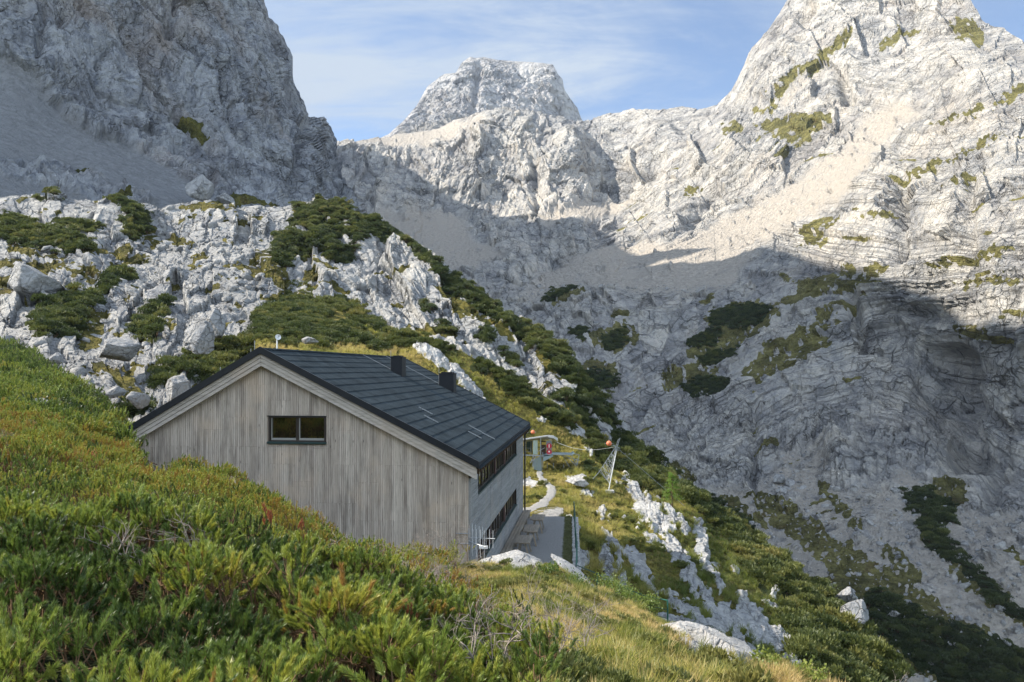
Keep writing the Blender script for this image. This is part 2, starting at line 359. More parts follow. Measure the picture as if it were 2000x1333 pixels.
E_scree = [[(1250, 500), (1330, 470), (1450, 410), (1560, 350), (1640, 290), (1700, 225), (1770, 200), (1800, 215), (1740, 265), (1700, 330), (1640, 390), (1560, 440), (1500, 470), (1440, 480), (1330, 540), (1250, 540)],
  [(1180, 480), (1400, 470), (1480, 500), (1430, 560), (1300, 580), (1150, 560), (1000, 600), (1080, 520)], [(720, 410), (900, 420), (930, 470), (1000, 500), (900, 540), (800, 500), (700, 430)], [(1080, 410), (1250, 390), (1170, 430), (1050, 440)],
  [(1530, 880), (1600, 890), (1640, 960), (1720, 950), (1780, 900), (1800, 960), (1900, 1000), (2100, 1020), (2100, 1400), (1500, 1400), (1350, 950), (1480, 960)], [(700, 270), (960, 225), (900, 270), (760, 300)], (1560, 180, 60, 12, -40)]
E_grass = [(1450, 625, 75, 40, -10), (1590, 560, 90, 14, -28), (1530, 700, 95, 22, -22), (1400, 680, 60, 26, -20), (1350, 740, 60, 22, -10), (1680, 545, 60, 12, -25), (1640, 600, 60, 10, -25), (1560, 660, 90, 10, -25), (1900, 505, 90, 12, -12), (1950, 550, 80, 10, -5), (1890, 60, 42, 20, 20),
  (1560, 160, 70, 14, -38), (1530, 240, 60, 12, -10), (1620, 110, 60, 10, -35), (1500, 215, 30, 8, -20), (1760, 75, 50, 8, -20), (1990, 180, 60, 12, -35), (1870, 230, 60, 8, -25), (1800, 330, 60, 8, -28), (1900, 290, 70, 8, -25), (1600, 440, 45, 14, -25), (1430, 250, 25, 12, 0), (1560, 255, 70, 16, -15), (1590, 470, 30, 10, 0), (1350, 370, 24, 8, -20),
  (1920, 655, 50, 14, 20), (1980, 610, 30, 10, 0), (1200, 660, 50, 25, 0), (1160, 730, 40, 30, 0), (1110, 580, 40, 10, -25), (1850, 975, 40, 45, 30), (1640, 990, 60, 14, 45), (1760, 1100, 60, 14, 45), (1560, 1030, 110, 28, 38), (1680, 1120, 120, 36, 38), (1800, 1180, 110, 24, 38), (1750, 1230, 170, 55, 38), (1930, 1160, 100, 20, 38), (1900, 1300, 170, 70, 35), (1990, 1090, 40, 10, 30), (1450, 1000, 60, 14, 30), (1330, 930, 40, 12, 30), (1880, 350, 50, 7, -20), (1720, 420, 60, 6, -10)]
E_pine = [(1445, 620, 60, 26, -5), (1375, 665, 40, 14, -15), (1400, 700, 40, 16, -10), (1460, 605, 40, 14, 10), (1380, 760, 50, 16, -15), (1200, 665, 24, 18, 0), (1135, 650, 18, 9, 0), (1175, 745, 30, 20, 30), (1800, 980, 34, 30, 20), (1830, 1010, 26, 40, 30), (1830, 1060, 20, 50, -40), (1900, 1120, 90, 12, 40), (1800, 1250, 140, 45, 38), (1950, 1300, 130, 50, 30), (1700, 1210, 60, 20, 38), (1430, 1010, 60, 10, 35), (1090, 575, 36, 8, -25), (1980, 1200, 60, 10, 30)]
def E_masks(px, py, P):
    s = sf(px, py); q = np.stack([px/60, py/60, 0*px], -1)
    g = patches(E_grass, px, py, 13, 3.0, 22)
    ledge = ss(perlin(np.stack([s/13, 0*s, 0*s], -1)), .1, .3)*ss(fbm(q*.7+4, 3), .02, .3)*(px > 1150)*ss(py, 150, 330)*(1-ss(px, 1650, 1800)*ss(py, 560, 640)*.8)
    g = np.maximum(g*ss(fbm(q*5+9, 3), -.35, -.1), ledge*.8)
    sc = patches(E_scree, px, py, 15, 8.0, 34, 12)*(1-.5*ss(fbm(q*3+5, 4), .2, .36)*(py < 620)); sc = sc*(1-.8*ss(fbm(q*np.array((2, 3, 1))+15, 4), .02, .22)*(py > 620))
    pn = patches(E_pine, px, py, 9, 5.0, 18)
    return dict(strata=s, grass=g*(1-.7*sc*(py < 700)), scree=sc*(1-g*.6), pine=pn)
def step1(s, sc, seed=0.0):
    u = s/sc+seed; i = np.floor(u); f = u-i
    r = lambda k: _rnd[(k.astype(np.int64)*7+3) & 255]
    e = ss(f, 0, .22); return r(i-1)*(1-e)+r(i)*e
def E_disp(P, N, px, py, Y, M):
    u = Y/F; s = M['strata']; sc = M['scree']; k = 1-.8*sc; k *= 1-.4*np.maximum(M['grass'], M['pine'])
    q = np.stack([px, py, 0*px], -1); warp = fbm(q/60, 4); qw = q+warp[..., None]*22
    rg_ = ss(px, 1050, 1300); gs = np.stack([(px*.9+py*.25), s*1.25, 0*s], -1)+warp[..., None]*16
    f0, g0 = facet(qw/64, 1.1, 2.); f1, g1 = facet(np.where(rg_[..., None] > .5, gs*np.array((.8, 1, 1)), qw)/26, 1.2); f2, g2 = facet(np.where(rg_[..., None] > .5, gs*np.array((.8, 1.15, 1)), qw)/10.5, 1.2, 5.)
    s2 = s+(9-6*rg_)*f1+(3-2.4*rg_)*f2+(7-4.5*rg_)*warp+(18-9*rg_)*fbm(q/150+3, 3); M['strata'] = s2; M['tone'] = np.clip(f1*.5+f0*.35+f2*.2, -.5, .5)*(1-sc)
    gate = ss(fbm(q/110+7, 3), -.12, .2); M['bed'] = rg_*(.35+.65*ss(py, 300, 420))*(.3+.7*gate)*(1-.5*ss(py, 760, 850)*(px < 1850))+.12
    lower = ss(py, 760, 850)*(px < 1850)
    wR = (rg_*1.0+.3)*(1-.7*lower)*(.45+.55*gate)*(.55+.45*ss(py, 280, 420))
    d = ((step1(s2, 15)-.5)*8.5+(step1(s2, 43, 5.5)-.5)*14+(step1(s2, 7, 2)-.5)*2.0)*wR
    fr = 1-.6*rg_*(1-lower)
    for s0, wd_, am in ((2, 9, 15), (-40, 8, 13), (-78, 7, 9), (48, 8, 9), (92, 7, 8), (150, 10, 10), (210, 8, 8), (285, 9, 9)): d = d+am*ss(s2, s0-wd_, s0-wd_+3)*(1-ss(s2, s0+wd_-3, s0+wd_))*rg_*(.55+.45*gate)*(1-.5*lower)
    big = fbm(q/130, 4, .5, True)*9+fbm(q/48+7, 4, .5)*7+fbm(P/170+2, 3)*14
    def crk(x0, y0, x1, y1, wd, dp):
        L = math.hypot(x1-x0, y1-y0); t = ((px-x0)*(x1-x0)+(py-y0)*(y1-y0))/L/L
        e = abs((px-x0)*(y1-y0)-(py-y0)*(x1-x0))/L+6*perlin(np.stack([px/30, py/30, 0*px], -1))
        return -1.35*dp*np.exp(-(e/wd)**2)*ss(t, -.05, .12)*(1-ss(t, .85, 1.05))
    for c in ((1655, 560, 1700, 700, 12, 34), (1690, 640, 1850, 800, 20, 22), (1860, 680, 1890, 930, 34, 70), (1475, 790, 1470, 960, 9, 18), (1765, 330, 1745, 520, 14, 26), (1900, 330, 1880, 560, 14, 22), (1590, 10, 1560, 50, 14, 26), (1640, 130, 1660, 210, 14, 24), (1300, 300, 1180, 420, 14, 18), (1510, 860, 1590, 900, 12, 16), (1960, 820, 1930, 1000, 18, 30), (1560, 900, 1500, 1000, 8, 14), (1040, 300, 1050, 430, 10, 16), (1410, 360, 1330, 440, 12, 20), (1000, 560, 1180, 470, 10, 14), (1980, 560, 1960, 700, 16, 26),
              (1800, 620, 1760, 780, 30, -22), (1620, 860, 1650, 930, 34, -26), (1730, 600, 1850, 590, 16, -18), (1830, 230, 1640, 380, 9, -4), (1320, 250, 1230, 330, 20, -20), (1110, 250, 1130, 400, 26, -16), (960, 250, 900, 400, 24, -16), (1560, 90, 1480, 200, 20, -14)): big = big+crk(*c)
    d = d+big+f0*11+f1*7.5*fr-3.2*fr*ss(.05-g1, 0, .05)+f2*2.4*fr-1.5*fr*ss(.07-g2, 0, .07)
    qf = np.stack([px+.35*(py-900)*(px < 1500), py*.14, 0*px], -1)+warp[..., None]*6
    flute = fbm(qf/13, 4, .5, True)*6*(.12+1.0*lower*(1-ss(py, 930, 1000))+.6*ss(px, 1250, 1050)*ss(py, 240, 300)*(1-ss(py, 420, 470)))
    d = (d+flute)*k + fbm(q/5, 4, .6)*1.6*(1+sc*.3)+sc*fbm(np.stack([(px+py)*.16, (px-py)*.9, 0*px], -1)/60, 4)*2
    return d*u*.8
E_top = [(-300, 330), (600, 300), (640, 280), (700, 275), (760, 266), (800, 262), (860, 250), (900, 232), (940, 214), (990, 212), (1060, 222), (1100, 230), (1140, 236), (1170, 228), (1210, 222), (1250, 213), (1290, 217), (1330, 209), (1370, 214), (1400, 207), (1425, 185), (1450, 140), (1470, 95), (1500, 60), (1530, 15), (1560, -30), (1620, -90), (1720, -160), (1830, -120), (1880, -30), (1903, 10), (1925, 45), (1960, 58), (2000, 82), (2100, 130), (2400, 300)]
E_bot = [(-300, 520), (600, 520), (900, 640), (1050, 760), (1180, 900), (1300, 1010), (1450, 1180), (1600, 1380), (1700, 1460), (2400, 1460)]
tag(sheet('mountain', lerpcols(560, 2300, 800), E_top, E_bot, 560, E_ctrl, M_E, E_disp, E_masks), kind='structure')

# the summit behind the plateau
PK_top = [(600, 330), (700, 290), (760, 262), (790, 235), (815, 205), (835, 170), (858, 152), (868, 145), (890, 143), (900, 125), (918, 112), (930, 114), (945, 112), (975, 118), (1005, 120), (1035, 121), (1060, 123), (1080, 127), (1090, 145), (1099, 155), (1102, 175), (1112, 190), (1128, 212), (1136, 234), (1180, 300), (1300, 420)]
PK_bot = [(600, 400), (1300, 440)]
PK_ctrl = [(600, 350, 1300), (760, 280, 1330), (830, 210, 1450), (900, 130, 1560), (925, 200, 1430), (925, 250, 1380), (950, 140, 1560), (1000, 125, 1600), (1000, 180, 1520), (1080, 130, 1590), (1080, 200, 1520), (1130, 230, 1560), (860, 260, 1320), (1000, 240, 1400), (1150, 300, 1500), (1000, 350, 1350), (700, 350, 1250), (1300, 400, 1600)]
def PK_disp(P, N, px, py, Y, M):
    u = Y/F; q = P/np.array((1, 1, 1.0)); warp = fbm(P/60, 3)
    a0, e0 = facet(along(P, (.2, 0, 1), .5)/60+warp[..., None]*.4, 1.1, 2.); a1, e1 = facet(along(P, (.3, 0, 1), .6)/22+warp[..., None], 1.2)
    fl = fbm(P*np.array((1, 1, .22))/22, 5, .58, True)
    d = fl*6+fbm(P/60, 5, .5)*8+a0*8-3*ss(.05-e0, 0, .05)+a1*3.6-2*ss(.07-e1, 0, .07)+(step1(P[..., 2]+8*warp, 12)-.5)*4
    cleft = np.exp(-((px-(938+(py-112)*(-.12)))/7)**2)*ss(py, 110, 125)*(1-ss(py, 215, 250))
    return (d-16*cleft)*u*.75
def PK_masks(px, py, P):
    z = 0*px; return dict(grass=z, scree=patches([[(780, 262), (860, 235), (950, 225), (960, 300), (700, 330)]], px, py, 6, 2.0), pine=z, strata=z)
tag(sheet('mountain_peak', lerpcols(600, 1300, 420), PK_top, PK_bot, 240, PK_ctrl, M_PK, PK_disp, PK_masks, edge=.9), kind='structure')

# the shaded cliff and the scree cone at its foot
D_ctrl = [(-900, 300, 190), (-900, -600, 300), (-300, 300, 195), (-300, -500, 320), (-300, 60, 240), (0, 385, 178), (0, 300, 200), (0, 160, 235), (0, 60, 250), (60, -100, 275), (100, 400, 186), (200, 340, 215), (130, 190, 250), (250, 270, 250), (60, 130, 243), (230, 80, 275), (300, 0, 300), (300, -200, 330), (330, 330, 245), (400, 385, 232), (300, 410, 200), (450, 405, 235), (500, 420, 222),
  (350, 200, 280), (420, 300, 270), (420, 120, 300), (500, 60, 350), (505, 0, 370), (480, 200, 305), (500, 330, 280), (560, 200, 350), (560, 390, 285), (590, 240, 360), (580, 330, 305), (620, 240, 385), (650, 290, 400), (640, 370, 330), (690, 400, 340), (720, 450, 345), (600, 450, 270), (500, -200, 430), (400, 460, 190), (100, 470, 165), (-300, 430, 160), (720, 520, 330)]
D_top = [(-900, -700), (-200, -520), (200, -300), (400, -160), (480, -60), (508, 0), (522, 40), (545, 75), (562, 120), (572, 165), (588, 205), (598, 230), (612, 232), (628, 230), (640, 248), (650, 275), (656, 300), (660, 335), (680, 375), (705, 405), (740, 450), (800, 520)]
D_bot = [(-900, 480), (0, 470), (400, 480), (620, 480), (740, 540), (800, 580)]
D_scree = [[(-900, 60), (-100, 90), (0, 118), (60, 140), (120, 175), (200, 255), (280, 300), (370, 360), (400, 380), (470, 415), (520, 430), (520, 520), (-900, 520)]]
def D_masks(px, py, P):
    z = 0*px
    sc = patches(D_scree, px, py, 7, 1.0, 40); rib = patches([(150, 215, 95, 24, 40), (110, 350, 110, 22, 12), (210, 385, 90, 18, 12), (30, 330, 60, 16, 5)], px, py, 9, 4.0)
    g = patches([(155, 343, 20, 5, 5), (370, 250, 26, 8, 25), (390, 270, 20, 6, 35), (470, 405, 70, 9, 5), (230, 395, 30, 6, 10)], px, py, 5, 2.0, 12)
    return dict(grass=g, scree=sc*(1-rib), pine=g*.3, strata=z, _rib=rib)
def D_disp(P, N, px, py, Y, M):
    u = Y/F; k = 1-.92*M['scree']; warp = fbm(P/50, 4)
    w3 = warp[..., None]*np.array((9, 9, 3)); Q = P+w3
    fl = fbm(Q*np.array((1, 1, .09))/15, 5, .55, True); fl2 = fbm(Q*np.array((1, 1, .12))/4.5, 4, .6, True)
    a1, e1 = facet(Q*np.array((1, 1, .2))/16, 1.3); a2, e2 = facet(Q*np.array((1, 1, .3))/6, 1.2, 3.); a3, e3 = facet(Q*np.array((1, 1, .7))/2.5, 1.2, 7.)
    d = fl*25+fl2*7+fbm(P/60+5, 4)*30+a1*11-5*ss(.05-e1, 0, .05)+a2*4-2*ss(.07-e2, 0, .07)+a3*1.2
    def crk(x0, y0, x1, y1, wd, dp):
        L = math.hypot(x1-x0, y1-y0); a = ((px-x0)*(x1-x0)+(py-y0)*(y1-y0))/L; t = a/L
        e = abs((px-x0)*(y1-y0)-(py-y0)*(x1-x0))/L+3*perlin(np.stack([px/25, py/25, 0*px], -1))
        return -1.8*dp*np.exp(-(e/wd)**2)*ss(t, -.05, .1)*(1-ss(t, .85, 1.05))
    d = d+crk(345, -20, 330, 80, 9, 16)+crk(430, 130, 450, 260, 8, 18)+crk(500, 140, 485, 240, 6, 10)+crk(592, 235, 572, 390, 13, 26)+crk(340, 240, 420, 310, 8, 14)+crk(85, 30, 70, 130, 8, 16)+crk(130, 40, 75, 80, 6, 8)+crk(180, 150, 210, 100, 6, 6)+crk(628, 250, 640, 370, 5, 8)
    return (d*k+M['_rib']*8+fbm(P/2.2, 4)*1.6)*u*.9
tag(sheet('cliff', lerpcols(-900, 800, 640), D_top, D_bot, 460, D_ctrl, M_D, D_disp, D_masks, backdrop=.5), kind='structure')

# the higher crest of the same mountain, out of sight behind the cliff: its shadow edge lies across the cirque
sdn = np.array(sun_dir)
edge = [(600, 288, 1000, -310), (690, 300, 960, -330), (760, 318, 930, -330), (830, 352, 880, -330), (900, 400, 760, -320), (1000, 425, 710, -310), (1100, 428, 690, -300), (1165, 440, 640, -290), (1200, 475, 560, -285), (1235, 490, 530, -280), (1245, 520, 490, -280), (1300, 520, 480, -280), (1340, 500, 480, -275), (1400, 483, 500, -275), (1480, 480, 470, -270), (1540, 492, 440, -270), (1620, 525, 380, -270), (1700, 535, 345, -270), (1800, 560, 305, -270), (1900, 640, 275, -265), (2050, 640, 235, -265)]
cp = []
for px, py, Y, xc in edge:
    p = up(px, py, Y); t = (xc-p[0])/sdn[0]; cp.append(p+sdn*t)
cp = np.array(sorted(cp, key=lambda q: q[1])); yy = np.linspace(186, cp[-1, 1]+150, 260)
cx_ = np.interp(yy, cp[:, 1], cp[:, 0]); cz_ = np.interp(yy, cp[:, 1], cp[:, 2])
cz_[yy < cp[0, 1]] = np.interp(yy[yy < cp[0, 1]], [186, 190, cp[0, 1]-20, cp[0, 1]], [120, 330, cp[0, 2]+20, cp[0, 2]])
cz_[yy > cp[-1, 1]] -= (yy[yy > cp[-1, 1]]-cp[-1, 1])*.25
kk_ = np.linspace(-1, 1, 41)[:, None]; cg = np.stack([cx_+kk_*0-90*kk_-30, yy+0*kk_, cz_-np.abs(kk_)**1.3*cz_*1.05], -1)
cg[..., 0] += 30*(1-abs(kk_)**.5)
cg = cg+normals(cg)*(fbm(cg/30, 4)*4*np.minimum(1, abs(kk_)*6))[..., None]
zc = np.zeros(cg.shape[:2]); tag(link(mesh_np('mountain_crest', cg, grid_faces(*cg.shape[:2]), M_D, attrs=dict(grass=zc, scree=zc, pine=zc))), kind='structure')

# the karst slope on the left and the rocky hump
C_ctrl = [(-300, 420, 150), (-300, 700, 62), (0, 395, 165), (0, 450, 135), (0, 520, 105), (0, 600, 85), (0, 680, 70), (100, 700, 66), (200, 780, 55), (270, 840, 48), (100, 400, 168), (200, 470, 140), (300, 410, 178), (300, 480, 150), (300, 560, 112), (200, 600, 90), (300, 640, 84), (220, 700, 72), (330, 720, 70), (400, 600, 100), (430, 520, 135), (450, 660, 84), (430, 720, 72), (500, 405, 205), (500, 470, 165), (520, 560, 118), (500, 640, 92), (430, 800, 58), (350, 850, 48), (600, 720, 80), (500, 760, 66),
  (560, 402, 208), (620, 392, 205), (620, 440, 190), (600, 500, 160), (700, 412, 205), (700, 480, 172), (680, 560, 140), (760, 445, 195), (760, 560, 150), (850, 500, 175), (850, 580, 140), (900, 545, 162), (920, 630, 125), (820, 650, 112), (1000, 610, 145), (1000, 700, 112), (1080, 665, 132), (1100, 760, 100), (1130, 720, 120), (1185, 785, 112), (1180, 850, 92), (1250, 850, 105), (1350, 960, 95), (1250, 960, 80), (1450, 1080, 85)]
C_ctrl = [(a_, b_, c_ if c_ < 90 else 90+(c_-90)*.5) for a_, b_, c_ in C_ctrl]
C_top = [(-300, 400), (0, 385), (60, 372), (120, 382), (200, 392), (300, 400), (380, 392), (440, 398), (500, 402), (550, 404), (580, 395), (620, 390), (660, 398), (700, 412), (760, 443), (800, 462), (850, 498), (900, 543), (960, 585), (1000, 608), (1050, 642), (1090, 668), (1130, 715), (1160, 755), (1190, 785), (1230, 840), (1300, 915), (1400, 1010), (1460, 1080)]
C_bot = [(-300, 800), (0, 760), (150, 830), (300, 920), (500, 850), (800, 780), (1000, 850), (1200, 990), (1460, 1240)]
C_pine = [(55, 455, 70, 26, 8), (130, 470, 55, 24, 15), (30, 430, 40, 10, 10), (250, 405, 40, 9, 25), (262, 440, 28, 30, 60), (90, 385, 26, 6, 5), (150, 440, 60, 8, 10), (200, 560, 55, 18, -30), (150, 590, 55, 30, -10), (110, 625, 50, 34, 30), (90, 640, 26, 22, 0), (300, 610, 46, 14, -35), (285, 640, 26, 20, 20), (240, 540, 30, 8, 0), (440, 690, 60, 18, -12), (375, 715, 76, 22, -12), (485, 680, 34, 32, 0), (330, 735, 30, 22, 0), (420, 728, 44, 16, 0),
  (640, 415, 72, 22, 8), (720, 440, 70, 18, 30), (800, 490, 80, 16, 38), (870, 545, 80, 18, 42), (950, 600, 80, 17, 40), (1030, 655, 80, 18, 42), (1100, 722, 80, 20, 45), (1160, 785, 70, 26, 50), (600, 430, 45, 18, 0), (620, 465, 60, 22, -25), (570, 490, 44, 22, -35), (660, 490, 34, 24, 0), (560, 480, 30, 40, 40), (690, 455, 40, 14, 10), (870, 640, 26, 9, 10), (990, 700, 18, 8, 40), (950, 665, 22, 9, 30), (830, 610, 14, 8, 0), (1120, 810, 60, 22, 50), (1250, 900, 90, 24, 45), (480, 740, 60, 20, 0), (260, 800, 26, 10, 0), (1000, 760, 40, 14, 40)]
C_pine = [(a_, b_, c_*.9, d_*.82, e_) for a_, b_, c_, d_, e_ in C_pine]
C_grass = [(400, 405, 60, 7, 3), (520, 515, 32, 26, 20), (250, 508, 36, 9, -12), (160, 530, 40, 9, 5), (100, 520, 50, 10, 5), (70, 490, 45, 8, 5), (330, 465, 50, 7, 10), (200, 490, 50, 8, 5), (620, 405, 50, 8, -5), (300, 470, 24, 8, 0), (40, 520, 50, 10, 0), (10, 560, 30, 14, 0), (545, 540, 20, 30, -20), (230, 740, 60, 12, 30), (260, 680, 24, 8, 20), (180, 640, 24, 40, 10), (640, 700, 80, 30, 0), (960, 640, 60, 9, 38), (1080, 720, 50, 12, 45), (560, 600, 40, 40, 0), (900, 600, 60, 14, 35), (270, 780, 40, 14, 10)]
C_scree = [[(260, 470), (420, 450), (520, 470), (480, 540), (540, 590), (530, 660), (470, 640), (440, 560), (330, 540), (250, 500)], [(0, 700), (60, 690), (200, 770), (260, 830), (240, 900), (0, 780)]]
def C_masks(px, py, P):
    g = patches(C_grass, px, py, 9, 3.0, 20); pn = patches(C_pine, px, py, 10, 5.0, 20); sc = patches(C_scree, px, py, 9, 8.0)
    g = np.maximum(g*ss(fbm(P/3+9, 3), -.4, -.15), ss(fbm(np.stack([px/45, py/22, 0*px], -1)+2, 4), .16, .3)*.85*(px < 620))
    g = np.maximum(g, ss(fbm(P*np.array((1, 1, .5))/6+22, 4), .16, .3)*.8*(px > 560))
    return dict(grass=g, scree=sc*.8*(1-pn)*(1-g), pine=pn)
def C_disp(P, N, px, py, Y, M):
    u = Y/F; q = np.stack([px, py, 0*px], -1); warp = fbm(q/50, 4); k = 1-.4*M['scree']-.35*M['grass']
    h = ss(px, 560, 660); qa = along(q, (.62, .78, 0), .5)+warp[..., None]*18; qb = q*np.array((1, 1.15, 1))+warp[..., None]*20; qm = np.where(h[..., None] > .5, qa, qb)
    a1, e1 = facet(qm/74, 1.3); a2, e2 = facet(qm/34, 1.25, 4.); a3, e3 = facet(qm/14, 1.1, 9.)
    fl = fbm(along(q, (.55, .83, 0), .2)/22+warp[..., None]*.5, 4, .5, True)
    d = fbm(q/90, 4, .5)*15+a1*16-4*ss(.04-e1, 0, .04)+a2*7.5-3.2*ss(.05-e2, 0, .05)+a3*1.7-1.2*ss(.06-e3, 0, .06)+h*fl*5+fbm(q/5, 3)*.35; M['tone'] = np.clip(a2*.5+a3*.4, -.5, .5)
    d = d*u*(.82+.2*h)
    return d*k
tag(sheet('hill', lerpcols(-300, 1460, 820), C_top, C_bot, 400, C_ctrl, M_C, C_disp, C_masks, back=10, backdrop=1.15), kind='structure')

# the spur the hut stands on
B_ctrl = [(500, 495, 128), (560, 530, 122), (640, 575, 112), (740, 632, 96), (820, 656, 86), (900, 690, 82), (1000, 740, 80), (1060, 775, 79), (1110, 800, 78), (1160, 850, 77), (1210, 880, 77), (1300, 928, 74), (1400, 1000, 69), (1500, 1070, 62), (1600, 1140, 56), (1700, 1250, 48), (1760, 1340, 44),
  (520, 600, 100), (510, 670, 76), (600, 670, 78), (700, 700, 74), (800, 740, 73), (900, 790, 73), (980, 830, 73), (1030, 875, 72), (1050, 905, 70), (1060, 922, 69), (1100, 925, 68), (1130, 945, 63), (1150, 900, 71), (1200, 965, 62), (1030, 960, 62), (1080, 965, 59), (1055, 1000, 49.5), (1020, 1060, 41.5), (1000, 1100, 37.5), (1095, 1010, 48), (1105, 1060, 41.5), (1110, 1100, 38),
  (1150, 1010, 53), (1200, 1060, 46), (1250, 1000, 58), (1170, 1120, 39), (1250, 1130, 39.5), (1300, 1200, 33), (1320, 1060, 51), (1400, 1140, 44), (1400, 1260, 30), (1350, 1000, 62), (1450, 1090, 56), (1480, 1210, 41), (1550, 1190, 47), (1500, 1320, 31), (1620, 1300, 38), (1650, 1400, 34), (1560, 1100, 58), (1650, 1210, 50), (1400, 1400, 24), (1200, 1300, 26), (1000, 1250, 27), (700, 850, 60), (600, 780, 65), (800, 950, 52), (480, 760, 68)]
B_top = [(440, 770), (480, 725), (498, 690), (506, 620), (512, 545), (520, 500), (540, 505), (560, 522), (600, 552), (640, 572), (700, 605), (740, 630), (780, 645), (820, 652), (860, 668), (900, 686), (950, 712), (1000, 735), (1060, 772), (1110, 800), (1140, 830), (1160, 848), (1210, 876), (1250, 898), (1300, 925), (1350, 960), (1400, 998), (1450, 1030), (1500, 1070), (1550, 1105), (1600, 1140), (1650, 1195), (1700, 1262), (1740, 1320), (1800, 1420)]
B_bot = [(440, 800), (700, 900), (900, 1010), (1000, 1200), (1200, 1300), (1400, 1400), (1600, 1440), (1800, 1480)]
B_rock = [(850, 702, 52, 14, 32), (900, 740, 34, 14, 50), (930, 770, 20, 9, 40), (985, 718, 14, 10, 0), (790, 665, 12, 10, 60), (1110, 830, 34, 8, 50), (1140, 860, 34, 8, 60), (1120, 800, 20, 6, 40), (1060, 822, 12, 6, 0), (1245, 965, 36, 14, 65), (1265, 1005, 48, 20, 55), (1225, 935, 14, 8, 50), (1315, 1075, 34, 18, 65), (1345, 1120, 46, 9, 65), (1185, 1098, 12, 40, -12), (1212, 1110, 9, 34, -18), (1250, 1105, 46, 12, 50), (1265, 1120, 40, 6, 50), (1370, 1060, 44, 12, 70), (1385, 1115, 50, 10, 60), (1390, 1175, 46, 9, 60), (1355, 1200, 50, 16, 60), (1325, 1180, 34, 14, 60), (1430, 1200, 34, 14, 50), (1455, 1180, 26, 16, 60), (1470, 1215, 50, 20, 70), (1500, 1240, 44, 12, 60), (1540, 1260, 44, 16, 60), (1560, 1300, 46, 14, 60), (1440, 1240, 50, 12, 70), (1480, 1290, 40, 10, 65), (1400, 1220, 24, 20, 0), (1115, 1030, 12, 24, -20), (1175, 1005, 18, 7, 60), (1235, 900, 34, 7, 40), (1300, 1000, 30, 8, 50), (1330, 1030, 26, 8, 50), (1510, 1150, 14, 8, 60), (1625, 1160, 22, 9, 65), (1670, 1210, 34, 20, 65), (1700, 1280, 34, 7, 60), (1030, 945, 26, 9, 0), (1125, 935, 26, 10, 10), (1560, 1180, 12, 9, 0), (1195, 1060, 30, 8, 50), (1400, 1300, 30, 12, 40), (1130, 1090, 20, 24, -20)]
B_pine = [(532, 610, 30, 60, 0), (600, 560, 80, 30, 28), (560, 640, 80, 34, 6), (640, 650, 80, 26, 12), (700, 610, 60, 20, 30), (780, 668, 50, 14, 15), (600, 600, 50, 24, 20), (740, 672, 40, 12, 10), (860, 680, 40, 9, 25), (960, 720, 40, 9, 30), (1010, 765, 60, 20, 35), (940, 720, 24, 8, 30), (1060, 800, 50, 18, 40), (1100, 815, 40, 14, 45),
  (1180, 880, 60, 20, 45), (1210, 900, 60, 18, 45), (1250, 930, 60, 22, 45), (1320, 950, 60, 24, 35), (1380, 1000, 70, 28, 38), (1450, 1050, 80, 30, 38), (1520, 1100, 80, 34, 40), (1590, 1160, 80, 34, 45), (1640, 1230, 90, 40, 55), (1700, 1310, 90, 34, 55), (1560, 1150, 50, 40, 20), (1600, 1280, 60, 50, 50), (1650, 1380, 80, 60, 30), (1520, 1080, 60, 26, 30), (1140, 910, 20, 14, 0), (1480, 1120, 50, 20, 50), (1560, 1220, 46, 24, 50)]
B_pine = [(a_, b_, c_*.92, d_*(.82 if a_ > 1170 else .95), e_) for a_, b_, c_, d_, e_ in B_pine]
def B_masks(px, py, P):
    clear = ss(px, 985, 1010)*(1-ss(px, 1130, 1150))*ss(py, 845, 860)*(1-ss(py, 925, 935))
    rk = patches(B_rock, px, py, 8, 6.0, 15); rk = np.maximum(rk, ss(fbm(P*np.array((1, .6, 1))/2.4+3, 4), .2, .34)*(px > 1130)*(py > 900))
    rk = rk*(1-clear)
    pn = patches(B_pine, px, py, 10, 5.0, 22)*(1-clear)*(1-patches([(1625, 1160, 18, 8, 65), (1670, 1210, 30, 16, 65)], px, py, 5, 1.))
    near = ss(px, 1005, 1100)*ss(py, 980, 1005)*(1-ss(py, 1110, 1150))*(px < 1100)
    return dict(grass=np.clip((1-rk)*(1-near), 0, 1), scree=near, pine=pn, _rk=rk)
def B_disp(P, N, px, py, Y, M):
    warp = fbm(P/7, 3); Q = P+warp[..., None]*1.5
    q = np.stack([px, py, 0*px], -1); qa = along(q, (.5, .87, 0), .42)+fbm(q/30, 4)[..., None]*12; a1, e1 = facet(qa/26, 1.2); a2, e2 = facet(qa/10, 1.1, 3.); fl = fbm(along(q, (.5, .87, 0), .2)/14, 4, .5, True)
    k = ss(px, 1120, 1300)
    d = fbm(P/12, 4)*.9*(.25+.75*k)+fbm(P/2.5, 4)*.30+fbm(P/.8, 3)*.07
    r = (a1*9+a2*3.6+fl*5-3*ss(.07-e1, 0, .07)-1.6*ss(.09-e2, 0, .09)+9)*Y/F*.68
    flat = 1-.9*ss(px, 985, 1030)*(1-ss(px, 1095, 1150))*ss(py, 820, 850)*(1-ss(py, 1140, 1170))
    return (d+M['_rk']*r)*flat
tag(sheet('hillside', lerpcols(440, 1800, 760), B_top, B_bot, 420, B_ctrl, M_B, B_disp, B_masks, backdrop=1.0), kind='structure')

